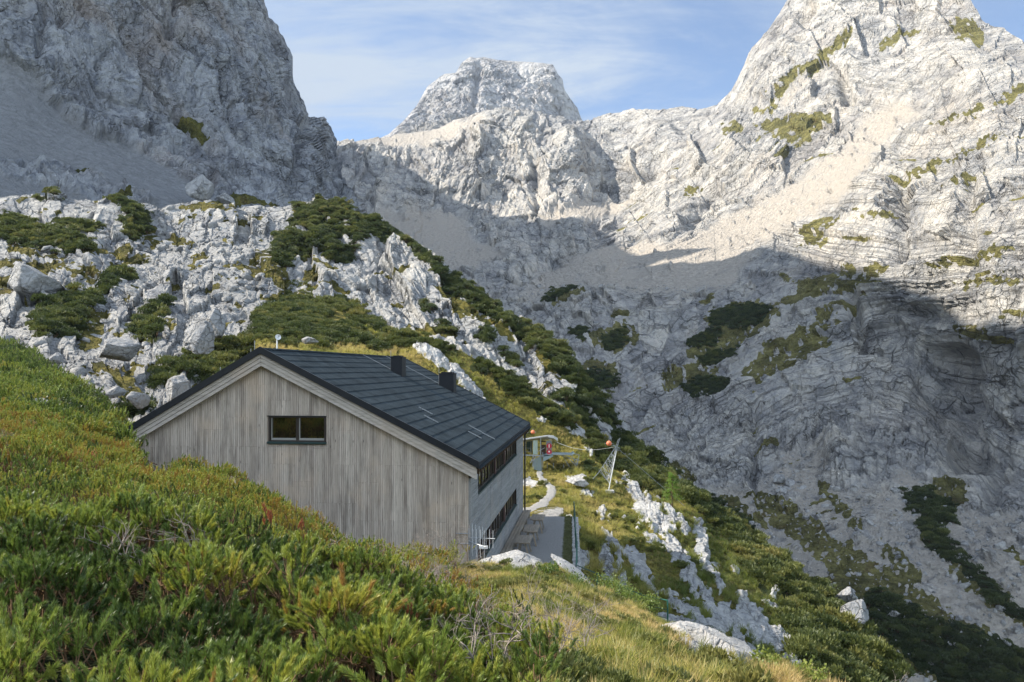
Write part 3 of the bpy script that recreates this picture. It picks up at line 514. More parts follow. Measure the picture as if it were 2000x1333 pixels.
# the near slope under the pines, with the camera standing on it
A_ctrl = [(-500, 1500, 1.7), (0, 1500, 1.6), (500, 1500, 1.6), (1000, 1500, 2.8), (1500, 1600, 6), (0, 1333, 2.3), (500, 1333, 2.4), (800, 1333, 3.0), (1000, 1333, 4.2), (1200, 1333, 6.2), (1400, 1333, 9), (0, 1200, 3.3), (400, 1200, 3.8), (700, 1200, 5.5), (-500, 1200, 3), (-500, 900, 14), (-500, 640, 50),
  (0, 1100, 4.8), (400, 1100, 6.2), (700, 1150, 7.5), (0, 950, 10), (300, 970, 13), (150, 900, 17), (0, 850, 20), (200, 880, 23), (0, 780, 30), (100, 722, 42), (0, 668, 56), (-300, 660, 60), (200, 780, 38), (268, 868, 29), (320, 915, 26), (460, 940, 23), (600, 1012, 21.5), (680, 1072, 22), (840, 1088, 24), (600, 1080, 13), (800, 1130, 14),
  (900, 1112, 25), (1000, 1100, 26), (1100, 1118, 25), (1160, 1155, 22.5), (1300, 1218, 19), (1400, 1268, 16.5), (1500, 1302, 14.5), (1600, 1336, 13.5), (1000, 1200, 12), (1200, 1255, 11), (840, 1170, 12.5), (900, 1250, 7.5), (1100, 1290, 7.5), (1700, 1400, 12), (1300, 1290, 11)]
A_top = [(-500, 630), (-100, 652), (0, 667), (50, 678), (100, 712), (150, 742), (200, 775), (240, 818), (262, 868), (300, 918), (330, 912), (400, 922), (460, 940), (520, 966), (570, 995), (600, 1012), (650, 1050), (690, 1078), (760, 1082), (840, 1086), (900, 1108), (930, 1100), (1000, 1098), (1070, 1108), (1110, 1125), (1160, 1152), (1230, 1188), (1300, 1218), (1350, 1240), (1400, 1266), (1450, 1282), (1500, 1300), (1560, 1322), (1620, 1345), (1750, 1430)]
A_bot = [(-500, 1560), (1750, 1620)]
A_grass = [[(905, 1100), (1100, 1090), (1300, 1200), (1700, 1330), (1800, 1700), (1020, 1700), (1060, 1333), (1040, 1270), (1020, 1230), (900, 1190), (850, 1140)]]
def A_masks(px, py, P):
    g = patches(A_grass, px, py, 8, 2.0, 40)
    rk = patches([(1000, 1092, 80, 26, 5), (1130, 1135, 60, 9, 38), (1365, 1262, 52, 15, 25), (1425, 1290, 44, 18, 25), (1380, 1246, 60, 8, 25)], px, py, 5, 3.0, 15)
    pth = patches([[(1448, 1300), (1475, 1310), (1560, 1370), (1640, 1460), (1560, 1460), (1500, 1360)]], px, py, 4, 3.)
    pine = np.clip(1-g-rk, 0, 1)
    return dict(grass=g*(1-rk)*(1-pth), scree=pth, pine=pine*.999, _rk=rk, _pn=pine)
def A_post(P, M, px, py):
    P = P.copy(); lo = M['_pn']
    for _ in range(10): lo = (lo+np.roll(lo, 1, 1)+np.roll(lo, -1, 1)+np.roll(lo, 1, 0)+np.roll(lo, -1, 0))/5
    Y = P[..., 1]; dz = lo*np.clip(.30+.02*Y, .3, .55)*(1-.6*ss(py, 900, 750)); M['_dz'] = dz
    P[..., 2] -= dz; return P
def A_disp(P, N, px, py, Y, M):
    near = ss(Y, 1.5, 6)
    return (fbm(P/3.2, 4)*.22+fbm(P/.7, 3)*.06+M['_rk']*(.12+fbm(P/1.1, 4, .55, True)*.22))*near
tag(sheet('slope', lerpcols(-500, 1750, 520), A_top, A_bot, 360, A_ctrl, M_A, A_disp, A_masks, flat=False, back=9, backstep=.03, backdrop=1.1, post=A_post), kind='structure')

# the hill goes on rising behind the camera
xb, yb = np.meshgrid(np.linspace(-120, 110, 150), np.linspace(-1.5, -120, 90)); pb = np.stack([xb, yb, -2.3-.42*yb-.16*xb*np.minimum(1, -yb/12)], -1)
pb[..., 2] += fbm(pb/14, 5)*2.2*np.minimum(1, -yb/10)+fbm(pb/2.5, 3)*.3; zb_ = np.zeros(xb.shape); rb_ = ss(fbm(pb/9+4, 4), .15, .3)
tag(link(mesh_np('hillside', pb, grid_faces(90, 150), M_A, attrs=dict(grass=1-rb_, scree=zb_, pine=ss(fbm(pb/12+9, 4), .05, .15)))), kind='structure')

# the valley floor far below, out to the horizon
gv = np.array([(-6000, -2000, -140), (6000, -2000, -140), (6000, 9000, -140), (-6000, 9000, -140)], float)
tag(link(mesh_np('ground', gv, [(0, 1, 2, 3)], plain('valley_ground', (.10, .12, .06), .95, noise=.4, nscale=.02))), kind='structure')
# ------------------------------------------------------------ mesh builder for made things
class MB:
    def __init__(s): s.v = []; s.f = []; s.a = []
    def face(s, pts, a=.5):
        i = len(s.v); s.v += [tuple(p) for p in pts]; s.f.append(tuple(range(i, i+len(pts)))); s.a.append(a)
    def box(s, x0, y0, z0, x1, y1, z1, a=.5): s.hexa([(x0, y0, z0), (x1, y0, z0), (x1, y1, z0), (x0, y1, z0), (x0, y0, z1), (x1, y0, z1), (x1, y1, z1), (x0, y1, z1)], a)
    def hexa(s, p, a=.5):
        i = len(s.v); s.v += [tuple(q) for q in p]
        for f in ((3, 2, 1, 0), (4, 5, 6, 7), (0, 1, 5, 4), (1, 2, 6, 5), (2, 3, 7, 6), (3, 0, 4, 7)): s.f.append(tuple(i+k for k in f)); s.a.append(a)
    def bar(s, p, q, w, h=None, upv=(0, 0, 1), a=.5):
        p, q = Vector(p), Vector(q); h = h or w; d = (q-p).normalized(); x = d.cross(Vector(upv))
        if x.length < 1e-3: x = d.cross(Vector((0, 1, 0)))
        x.normalize(); y = x.cross(d); x *= w/2; y *= h/2
        s.hexa([p-x-y, p+x-y, q+x-y, q-x-y, p-x+y, p+x+y, q+x+y, q-x+y], a)
    def tube(s, pts, r, n=6, a=.5, taper=None):
        pts = [Vector(p) for p in pts]; i0 = len(s.v)
        for k, p in enumerate(pts):
            d = (pts[min(k+1, len(pts)-1)]-pts[max(k-1, 0)]).normalized(); x = d.cross(Vector((0, 0, 1)))
            if x.length < 1e-3: x = Vector((1, 0, 0))
            x.normalize(); y = d.cross(x); rr = r if taper is None else r+(taper-r)*k/(len(pts)-1)
            for j in range(n): t = 2*math.pi*j/n; s.v.append(tuple(p+(x*math.cos(t)+y*math.sin(t))*rr))
        for k in range(len(pts)-1):
            for j in range(n): a0 = i0+k*n+j; a1 = i0+k*n+(j+1) % n; s.f.append((a0, a1, a1+n, a0+n)); s.a.append(a)
        s.f.append(tuple(i0+j for j in range(n))[::-1]); s.f.append(tuple(i0+(len(pts)-1)*n+j for j in range(n))); s.a += [a, a]
    def ball(s, c, r, seg=14, rings=9, a=.5, zs=1.0):
        i0 = len(s.v)
        for k in range(rings+1):
            t = math.pi*k/rings
            for j in range(seg): u = 2*math.pi*j/seg; s.v.append((c[0]+r*math.sin(t)*math.cos(u), c[1]+r*math.sin(t)*math.sin(u), c[2]+zs*r*math.cos(t)))
        for k in range(rings):
            for j in range(seg): a0 = i0+k*seg+j; a1 = i0+k*seg+(j+1) % seg; s.f.append((a0, a1, a1+seg, a0+seg)[::-1]); s.a.append(a)
    def build(s, name, mat, parent=None, bevel=0, smooth=False, link_=True):
        me = bpy.data.meshes.new(name); me.from_pydata(s.v, [], s.f); me.update()
        at = me.attributes.new('tone', 'FLOAT', 'FACE'); at.data.foreach_set('value', np.array(s.a, np.float32))
        if smooth: me.polygons.foreach_set('use_smooth', [True]*len(me.polygons))
        me.materials.append(mat); o = bpy.data.objects.new(name, me)
        if link_: COL.objects.link(o)
        if parent: o.parent = parent
        if bevel:
            b = o.modifiers.new('edge', 'BEVEL'); b.width = bevel; b.segments = 2; b.limit_method = 'ANGLE'
        return o
def empty(name, loc, rz=0, label=None, cat=None, group=None):
    o = bpy.data.objects.new(name, None); COL.objects.link(o); o.location = loc; o.rotation_euler = (0, 0, rz); o.empty_display_size = .3
    return tag(o, label, cat, group)

def woodmat(name, c0, c1, axis=2, fine=1.0, wear=.5):
    m, T = new_mat(name); P = T.n('ShaderNodeTexCoord').outputs['Object']; t = T.attr('tone')
    sc = [16, 16, 16]; sc[axis] = .8
    off = T.n('ShaderNodeVectorMath', {0: P, 1: T.n('ShaderNodeCombineXYZ', {0: T.math('MULTIPLY', t, 37.0), 1: T.math('MULTIPLY', t, 91.0), 2: T.math('MULTIPLY', t, 53.0)}).outputs[0]}, operation='ADD').outputs[0]
    g = T.noise(T.vscale(off, tuple(sc)), 2.2*fine, 6, .7, .4)
    b = T.noise(P, .55, 5, .6); st = T.noise(T.vscale(P, tuple([3.2 if k != axis else .35 for k in range(3)])), 1.2, 5, .65)
    c = T.mix(t, c0, c1)
    c = T.mix(T.math('MULTIPLY', T.smooth(g, .42, .68), .55), c, tuple(.5*v for v in c0))
    c = T.mix(T.math('MULTIPLY', T.smooth(st, .47, .68), wear), c, tuple(.42*v for v in c0))
    c = T.mix(T.math('MULTIPLY', T.smooth(b, .48, .7), .45), c, (c1[0]*1.02, c1[1]*.9, c1[2]*.78))
    kn = T.n('ShaderNodeTexVoronoi', {'Vector': T.vscale(off, tuple([5 if k != axis else 1.3 for k in range(3)])), 'Scale': 1.0}).outputs[0]
    c = T.mix(T.math('MULTIPLY', T.smooth(kn, .10, .04), .7), c, (.05, .045, .04))
    bp = T.n('ShaderNodeBump', {'Strength': .5, 'Distance': .006, 'Height': g}).outputs[0]
    finish(T, T.n('ShaderNodeBsdfPrincipled', {'Base Color': c, 'Roughness': .85, 'Specular IOR Level': .2, 'Normal': bp}).outputs[0]); return m
M_wood = woodmat('weathered_wood', (.40, .33, .265), (.66, .57, .47), 2, wear=.6)
M_trim = woodmat('bargeboard_wood', (.42, .37, .31), (.58, .52, .45), 0, wear=.4)
M_side = woodmat('weathered_siding', (.23, .23, .225), (.35, .345, .335), 1, wear=.3)
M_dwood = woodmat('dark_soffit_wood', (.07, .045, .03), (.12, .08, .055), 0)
M_bench = woodmat('bench_wood', (.26, .22, .17), (.38, .33, .26), 1)
M_roof = plain('anthracite_sheet_metal', (.036, .046, .052), .65, 0.0, noise=.3, nscale=1.4, spec=.04)
M_black = plain('black_sheet_metal', (.010, .012, .016), .5, noise=.2, nscale=3)
M_zinc = plain('zinc_gutter', (.20, .22, .24), .4, .7)
M_green = plain('dark_green_sill', (.02, .045, .04), .5)
M_frame = plain('brown_window_frame', (.035, .026, .02), .5)
M_frameg = plain('grey_window_rail', (.30, .29, .26), .5)
M_red = plain('dark_red_shutter', (.05, .014, .012), .6, noise=.2)
M_white = plain('white_paint', (.75, .75, .73), .5)
M_swhite = plain('pale_aluminium', (.52, .53, .54), .5); M_steel = plain('galvanised_steel', (.30, .32, .33), .55, .4, noise=.15, nscale=6)
M_fence = plain('green_railing_paint', (.012, .085, .06), .45)
M_conc = plain('weathered_concrete', (.36, .35, .33), .9, noise=.3, nscale=3, bump=.4)
M_grav = rockmat('terrace_gravel', .09, grassc=((.08, .09, .03), (.12, .12, .05)), screec=(.34, .33, .31))
M_orange = plain('orange_marker_paint', (.62, .17, .07), .6)
m, T = new_mat('window_glass')
finish(T, T.n('ShaderNodeBsdfPrincipled', {'Base Color': (.014, .011, .005, 1), 'Roughness': .03, 'IOR': 2.3}).outputs[0]); M_glass = m

# ------------------------------------------------------------ the hut; local x along the gable, y along the ridge, origin at the near right corner
HUT = empty('mountain_hut', (-1.5, 27.5, -8.7), -AZ, 'large mountain hut with weathered grey board gable and dark sheet metal roof', 'mountain hut')
RX, RZ, EX, EZ, LX, LZ, HL = -7.37, 9.43, .38, 5.50, -12.25, 6.62, 19.6
sr = (RZ-EZ)/(EX-RX); sl = (RZ-LZ)/(RX-LX)
rtop = lambda x: RZ-sr*(x-RX) if x > RX else RZ-sl*(RX-x)
YF, YB = -.30, HL+.30
# boards of the gable
b = MB(); rg = random.Random(4); x = -12.0; bw = .078
joints = [-.6, 1.75, 2.9, 4.0, 5.35, 6.55, 7.6, 12]; grp = 0
while x < -.001:
    x1 = min(0, x+bw); top = min(rtop(x), rtop(x1))-.30
    if int(x*1.25) != grp: grp = int(x*1.25); js = [j+(rg.choice((0, 0, .55, -.6)) if 1 < j < 8 else 0) for j in joints]; gt = rg.uniform(-.14, .14)
    bt_ = rg.gauss(.5, .2)+gt*.6
    for j0, j1 in zip(js[:-1], js[1:]):
        z0, z1 = j0, min(j1, top)
        if z1-z0 < .03: continue
        wx0, wx1, wz0, wz1 = -7.19, -5.08, 6.13, 7.05
        segs = [(z0, z1)]
        if x1 > wx0+.02 and x < wx1-.02: segs = [(z0, min(z1, wz0)), (max(z0, wz1), z1)]
        for s0, s1 in segs:
            if s1-s0 > .02: b.box(x+.005, -.030-rg.random()*.012, s0+.005, x1-.005, 0, s1, min(1, max(0, bt_+rg.gauss(0, .08))))
    x = x1
b.build('gable_cladding', M_wood, HUT)
# walls behind the cladding, a solid shell with an opening for the gable window
b = MB(); wt_ = .25
def quadwall(x0, x1, z0, y0=.001, y1=.25):
    if x0 < RX < x1: quadwall(x0, RX, z0, y0, y1); quadwall(RX, x1, z0, y0, y1); return
    b.hexa([(x0, y0, z0), (x1, y0, z0), (x1, y1, z0), (x0, y1, z0), (x0, y0, rtop(x0+1e-6)-.24), (x1, y0, rtop(x1-1e-6)-.24), (x1, y1, rtop(x1-1e-6)-.24), (x0, y1, rtop(x0+1e-6)-.24)], .1)
quadwall(-11.99, -7.19, -3); quadwall(-5.08, -.01, -3); b.box(-7.19, .001, -3, -5.08, .25, 6.13, .1); 
quadwall(-7.19, -5.08, 7.05)
quadwall(-11.99, -.01, -3, HL-.25, HL-.001); b.box(-11.99, .25, -3, -11.75, HL-.25, 6.4, .3)
b.build('wall', M_wood, HUT)
b = MB(); b.box(-11.7, .3, 5.1, -.3, HL-.3, 5.2, .1); b.box(-11.7, .3, 2.6, -.3, HL-.3, 2.7, .1); b.box(-4.5, .3, -1, -4.4, HL-.3, 5.1, .2); b.build('interior_floor', M_bench, HUT)
# right-hand facade: siding panels between two bands of windows
b = MB(); ends = [.62, 2.02, 5.35, 8.95, 12.2, 15.8, 17.3]
def siding(y0, y1, z0, z1):
    z = z0
    while z < z1-.01:
        z2 = min(z1, z+.115); b.box(-.01, y0+.030, z+.006, .035-rg.random()*.008, y1-.030, z2-.008, min(1, max(0, rg.gauss(.5, .2)))); z = z2
for y0, y1 in zip(ends[:-1], ends[1:]):
    if y0 < 2: siding(y0, y1, -.2, 4.95)
    elif y1 > 16: siding(y0, y1, -.2, 4.95)
    else: siding(y0, y1, 2.28, 4.06); siding(y0, y1, -.2, 1.34)
siding(17.3, 19.6, -.2, 4.95)
b.build('siding', M_side, HUT)
for y in ends[1:]: b = MB(); b.box(-.008, y-.028, -.2, .014, y+.028, 4.95, .0); b.build('panel_joint', M_black, HUT)
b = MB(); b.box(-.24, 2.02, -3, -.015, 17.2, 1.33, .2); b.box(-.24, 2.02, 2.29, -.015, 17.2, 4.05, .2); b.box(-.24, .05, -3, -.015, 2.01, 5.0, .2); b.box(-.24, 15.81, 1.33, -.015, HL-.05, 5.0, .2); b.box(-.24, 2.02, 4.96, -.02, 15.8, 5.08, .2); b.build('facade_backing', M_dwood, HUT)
b = MB()
for k in range(4): b.box(-.02+k*0, .02+k*.15, -.2, .045, .14+k*.15, 4.95, .35+.15*(k % 3))
b.build('corner_board', M_side, HUT)
def window_band(z0, z1, n, y0, y1, redp):
    st = (y1-y0)/n
    for k in range(n):
        ya, yb = y0+k*st, y0+(k+1)*st
        f = MB(); t = .06
        f.box(-.16, ya, z0, -.06, ya+t, z1); f.box(-.16, yb-t, z0, -.06, yb, z1); f.box(-.16, ya+t, z0, -.06, yb-t, z0+t); f.box(-.16, ya+t, z1-t, -.06, yb-t, z1); f.box(-.15, (ya+yb)/2-.03, z0+t, -.07, (ya+yb)/2+.03, z1-t)
        fo = f.build('window', M_frame, HUT, .004)
        g = MB(); g.box(-.125, ya+t-.01, z0+t-.01, -.105, yb-t+.01, z1-t+.01); g.build('pane', M_glass, fo)
        if k in redp:
            g = MB(); g.box(-.055, ya+t*.2, z0+.01, -.02, ya+st*.24, z1-.01); g.build('shutter', M_red, fo)
    g = MB(); g.box(-.17, y0, z0-.055, .075, y1, z0-.002); g.build('window_sill', M_green, HUT, .004)
window_band(4.12, 4.94, 8, 2.05, 15.78, (3, 5)); window_band(1.40, 2.26, 8, 2.05, 15.78, (0, 2, 5))
# gable window
f = MB(); a0, a1, z0, z1 = -7.19, -5.08, 6.13, 7.05
f.box(a0, -.02, z0, a0+.07, .12, z1); f.box(a1-.07, -.02, z0, a1, .12, z1); f.box(a0+.07, -.02, z1-.06, a1-.07, .12, z1); f.box(a0+.07, -.02, z0, a1-.07, .12, z0+.06)
xm = (a0+a1)/2; f.box(xm-.06, .02, z0+.06, xm+.06, .10, z1-.06)
gw = f.build('gable_window', M_frame, HUT, .004)
f = MB()
for q0, q1 in ((a0+.09, xm-.06), (xm+.06, a1-.08)):
    f.box(q0, .025, z0+.062, q1, .075, z0+.135); f.box(q0, .025, z0+.135, q0+.03, .06, z1-.07)
f.build('window_rail', M_frameg, gw, .003)
f = MB(); f.box(a0+.07, .085, z0+.06, xm-.05, .095, z1-.06); f.box(xm+.05, .085, z0+.06, a1-.07, .095, z1-.06); f.build('pane', M_glass, gw)
f = MB(); f.hexa([(a0-.03, -.10, z0-.06), (a1+.03, -.10, z0-.06), (a1+.03, .0, z0-.03), (a0-.03, .0, z0-.03), (a0-.03, -.10, z0-.005), (a1+.03, -.10, z0-.005), (a1+.03, -.0, z0+.02), (a0-.03, .0, z0+.02)]); f.build('window_sill', M_green, gw)
f = MB(); f.box(a0-.02, -.045, z1-.015, a1+.02, -.002, z1+.015); f.build('window_head', M_black, gw)

# roof: stepped sheets with fine ribs running down the slope
def roof_side(sgn, x_e, z_e, rows):
    L = abs(x_e-RX); dr = RZ-z_e; n = math.hypot(L, dr); nx, nz = (dr/n*sgn, L/n)
    per = .105; ny = int((YB-YF)/per*4); ys = np.linspace(YF+.02, YB-.02, ny+1); ph = (ys-YF)/per
    rib = .014*(np.abs((ph % 1)-.5) < .27)
    V = []
    for r in range(rows):
        for t, lift in ((r/rows+.0005, .034), ((r+1)/rows, .004)):
            lift = .030 if t > r/rows+.002 else .008   # each sheet ends proud over the next
            bx = RX+sgn*L*t; bz = RZ-dr*t
            V.append(np.c_[bx+nx*(lift+rib), ys, bz+nz*(lift+rib)])
    V = np.array(V); o = mesh_np('roof_sheet', V, grid_faces(V.shape[0], V.shape[1])[:, ::-1] if sgn > 0 else grid_faces(V.shape[0], V.shape[1]), M_roof, HUT, smooth=False); link(o); return o
RF = MB()   # the deck under the sheets
def deck(x0, z0, x1, z1, th=.20, y0=YF+.06, y1=YB-.06): RF.hexa([(x0, y0, z0-th), (x1, y0, z1-th), (x1, y1, z1-th), (x0, y1, z0-th), (x0, y0, z0), (x1, y0, z1), (x1, y1, z1), (x0, y1, z0)])
deck(LX, LZ, RX, RZ); deck(RX, RZ, EX, EZ); roof = RF.build('roof', M_black, HUT)
for o in (roof_side(1, EX+.02, EZ-.01, 18), roof_side(-1, LX, LZ, 11)): o.parent = roof
for y0, y1 in ((YF-.03, YF+.055), (YB-.055, YB+.03)):
    v = MB()
    for x0, z0, x1, z1 in ((LX-.05, LZ-.03, RX, RZ), (RX, RZ, EX+.03, EZ-.02)):
        v.hexa([(x0, y0, z0-.17), (x1, y0, z1-.17), (x1, y1, z1-.17), (x0, y1, z0-.17), (x0, y0, z0+.075), (x1, y0, z1+.075), (x1, y1, z1+.075), (x0, y1, z0+.075)])
    v.build('verge_trim', M_black, roof)
v = MB(); v.hexa([(RX-.16, YF, RZ-.02), (RX+.16, YF, RZ-.02), (RX+.16, YB, RZ-.02), (RX-.16, YB, RZ-.02), (RX-.12, YF, RZ+.035), (RX+.12, YF, RZ+.035), (RX+.12, YB, RZ+.035), (RX-.12, YB, RZ+.035)]); v.build('ridge_cap', M_roof, roof)
# bargeboards: three boards one above the other, planted on the gable under the verge
for y0, y1 in ((YF+.03, -.033), (HL+.0, YB-.03)):
    v = MB()
    for x0, x1, s in ((-12.18, RX-.004, -1), (RX+.004, .30, 1)):
        for k in range(3):
            d0, d1 = .175+k*.145, .175+(k+1)*.145-.006; zz0, zz1 = rtop(x0), rtop(x1)
            v.hexa([(x0, y0+.02*k, zz0-d1), (x1, y0+.02*k, zz1-d1), (x1, y1, zz1-d1), (x0, y1, zz0-d1), (x0, y0+.02*k, zz0-d0), (x1, y0+.02*k, zz1-d0), (x1, y1, zz1-d0), (x0, y1, zz0-d0)], .35+.22*k+.1*(s > 0))
    v.build('bargeboard', M_trim, HUT, .004)
v = MB(); v.hexa([(.0, YF+.08, EZ-.02), (EX-.02, YF+.08, EZ-.22), (EX-.02, YB-.08, EZ-.22), (0, YB-.08, EZ-.02), (0, YF+.08, EZ+.02), (EX-.02, YF+.08, EZ-.17), (EX-.02, YB-.08, EZ-.17), (0, YB-.08, EZ+.02)], .2)
v.box(-.02, .0, 4.96, .09, HL, 5.44, .3)
k = .3
while k < HL: v.box(.0, k, 5.05, EX-.06, k+.10, 5.27, .6); k += .62
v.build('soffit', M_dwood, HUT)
v = MB(); v.box(.092, .02, 4.93, .12, HL, 4.965); v.build('soffit_trim', M_frameg, HUT)
# gutter and downpipes
v = MB(); gx, gz = EX+.075, EZ-.12
for j in range(8):
    t0, t1 = math.pi*(1+j/8), math.pi*(1+(j+1)/8)
    p = [(gx+.075*math.cos(t), gz+.075*math.sin(t)) for t in (t0, t1)]; q = [(gx+.068*math.cos(t), gz+.068*math.sin(t)) for t in (t0, t1)]
    v.hexa([(p[0][0], YF, p[0][1]), (p[1][0], YF, p[1][1]), (q[1][0], YF, q[1][1]), (q[0][0], YF, q[0][1]), (p[0][0], YB, p[0][1]), (p[1][0], YB, p[1][1]), (q[1][0], YB, q[1][1]), (q[0][0], YB, q[0][1])])
v.build('gutter', M_roof, HUT)
v = MB(); v.tube([(gx, HL+.05, gz-.05), (gx-.05, HL+.05, gz-.18), (.12, HL+.05, 4.85), (.12, HL+.05, -.2)], .055, 8); v.build('downpipe', M_black, HUT, smooth=True)
v = MB(); v.tube([(LX-.03, YF+.2, LZ-.15), (LX-.03, .1, LZ-.45), (-12.1, .1, 5.9), (-12.1, .1, 2.0)], .06, 8); v.build('downpipe', M_zinc, HUT, smooth=True)
# snow guards, small pale steps on the sheets
def onroof(x, y, h=.05): return Vector((x+.4*0, y, rtop(x)+h))
for x, y in ((-2.5, 4.5), (-2.0, 3.2), (-0.79, 6.53), (-0.55, 4.86), (-0.20, 6.43)):
    v = MB(); v.bar(onroof(x-.28, y, .075), onroof(x+.28, y, .075), .05, .03); v.build('roof_hook', M_steel, roof)
# chimneys with lightning rods, and their cables
for cx, cy, wd, hh in ((-5.45, 11.6, .58, .98), (-3.78, 15.9, .82, 1.06)):
    zb = rtop(cx+wd/2); c = MB(); c.box(cx-wd/2, cy-.4, zb-.3, cx+wd/2, cy+.4, zb+hh); co = c.build('chimney', M_black, roof, .01)
    c = MB(); c.box(cx-wd/2-.03, cy-.43, zb+hh, cx+wd/2+.03, cy+.43, zb+hh+.035); c.box(cx-wd/2+.1, cy-.3, zb+hh+.035, cx+wd/2-.1, cy+.3, zb+hh+.10); c.build('chimney_cap', M_black, co)
    c = MB(); c.tube([(cx-wd/2-.04, cy-.2, zb+.2), (cx-wd/2-.04, cy-.2, zb+hh+.35)], .012, 6); c.tube([onroof(RX+.2, cy-.25, .1), onroof(cx-wd/2-.05, cy-.25, .1)], .012, 6); c.build('lightning_conductor', M_steel, co)
# rods standing on the left verge
for t in (.05, .08, .32, .55, .9): v = MB(); x = RX-t*4.7; v.tube([(x, YF+.08, rtop(x)-.02), (x, YF+.08, rtop(x)+(.42 if t == .05 else .22))], .012, 5); v.build('lightning_rod', M_steel, roof)

def H(x, y, z): return HUT_M @ Vector((x, y, z))
HUT_M = Matrix.Translation((-1.5, 27.5, -8.7)) @ Matrix.Rotation(-AZ, 4, 'Z')
# television antenna bolted to the near corner
t = empty('television_antenna', H(.02, -.05, 2.6), -AZ, 'thin metal television antenna bolted to the near corner of the hut', 'antenna')
v = MB(); v.tube([(0, 0, 0), (0, -.0, .62)], .025, 8); v.tube([(-.45, -.045, .45), (.06, -.04, .45)], .014, 5); v.tube([(-.45, -.045, .1), (.06, -.04, .1)], .014, 5); v.build('bracket', M_steel, t)
v = MB(); v.tube([(0, -.03, .30), (.95, -.35, .36)], .016, 6); v.tube([(0, -.03, .18), (.66, -.5, .10)], .02, 6)
v.build('boom', M_steel, t)
v = MB()
for k in range(7): s = .13+k*.125; v.tube([(s, -.03-.33*s, .30-.42*(1-.06*k)), (s, -.03-.33*s, .34+.46*(1-.06*k))], .0085, 5)
for k in range(4): s = .15+k*.15; v.tube([(s, -.02-.72*s, .15-.45), (s, -.02-.72*s, .15+.5)], .0085, 5)
v.build('element', M_swhite, t)
v = MB(); v.box(.42, -.48, .04, .72, -.42, .13); v.build('reflector', M_white, t)
# satellite dish on a post behind the ridge
p = H(-6.55, 15.5, 9.3); gp = up(541, 690, 62)
t = empty('satellite_dish', tuple(gp), 0, 'small white dish on a post rising just behind the roof ridge', 'satellite dish')
v = MB(); v.tube([(0, 0, -1.2), (0, 0, 1.05)], .06, 8); v.build('post', M_white, t)
v = MB(); n = 16
cpt = Vector((.08, -.05, 1.22)); ax = Vector((.5, -.8, .25)).normalized(); ux = ax.cross(Vector((0, 0, 1))).normalized(); uy = ux.cross(ax)
rings = [[cpt+ax*(.09*(rr/.23)**2)+(ux*math.cos(2*math.pi*j/n)+uy*math.sin(2*math.pi*j/n))*rr for j in range(n)] for rr in (.02, .1, .17, .23)]
for q0, q1 in zip(rings[:-1], rings[1:]):
    for j in range(n): v.face([q0[j], q0[(j+1) % n], q1[(j+1) % n], q1[j]]); v.face([p_-ax*.02 for p_ in (q0[j], q1[j], q1[(j+1) % n], q0[(j+1) % n])])
v.build('dish', M_white, t, smooth=True)
v = MB(); v.tube([cpt, cpt+ax*.34], .02, 6); v.box(*(cpt+ax*.34-Vector((.04,)*3)), *(cpt+ax*.34+Vector((.04,)*3))); v.build('receiver', M_steel, t)

# ------------------------------------------------------------ terrace, bench, tables, railing
TX = empty('terrace', (-1.5, 27.5, -8.7), -AZ); TX['kind'] = 'structure'
n1, n2 = 60, 260; xs = np.linspace(-.02, 3.62, n1); ys = np.linspace(-4, 19.9, n2); gx_, gy_ = np.meshgrid(xs, ys)
gx_ = gx_*(1-.010*np.maximum(gy_, 0)); V = np.stack([gx_, gy_, .0*gx_], -1); V[..., 2] = fbm(V/1.5+5, 4)*.05+fbm(V/.15, 3)*.012
edge_w = ss(gx_/gx_.max(axis=1)[:, None], .78, .9); V[..., 2] += edge_w*fbm(V/.35+9, 3)*.09
zz_ = np.zeros(V.shape[:2]); link(mesh_np('gravel', V, grid_faces(n2, n1), M_grav, TX, attrs=dict(scree=1-edge_w*.6, grass=edge_w*.85, pine=zz_)))
b = MB()
for k in range(24): y0 = -4+k*.998; x0 = 3.6*(1-.010*max(y0, 0)); b.box(x0-.02, y0, -2.2, x0+.34, y0+.99, .03+.03*math.sin(k*2.1), .5)
b.build('retaining_wall', M_conc, TX, .03)
bn = empty('wall_bench', H(.05, 4.0, 0), -AZ, 'long wooden bench running along the foot of the hut facade', 'bench')
b = MB()
for k in range(3): b.box(.04+k*.15, 0, .42, .175+k*.15, 15.4, .46, .3+.2*k)
b.build('seat', M_bench, bn, .005)
for k in range(9): b = MB(); b.box(.06, .2+k*1.87, .0, .42, .3+k*1.87, .42, .3); b.build('support', M_bench, bn)
def table(x, y, ln, label):
    t = empty('wooden_table', H(x, y, 0), -AZ, label, 'table', 'wooden tables on the hut terrace')
    b = MB()
    for k in range(5): b.box(-.36+k*.146, -ln/2, .72, -.36+(k+1)*.146-.008, ln/2, .76, .2+.15*k)
    b.build('tabletop', M_bench, t, .004)
    for yy_ in (-ln/2+.2, ln/2-.2):
        b = MB(); b.bar((-.28, yy_, .0), (-.12, yy_, .72), .07); b.bar((.28, yy_, 0), (.12, yy_, .72), .07); b.bar((-.26, yy_+.05, .68), (.26, yy_+.05, .68), .05); b.build('leg', M_bench, t)
table(.98, 10.0, 1.7, 'shaded wooden table nearest the white boulder on the terrace'); table(1.12, 12.6, 1.8, 'shaded wooden table between the near table and the sunlit one'); table(1.2, 15.6, 1.6, 'wooden table at the sunlit far end of the terrace')

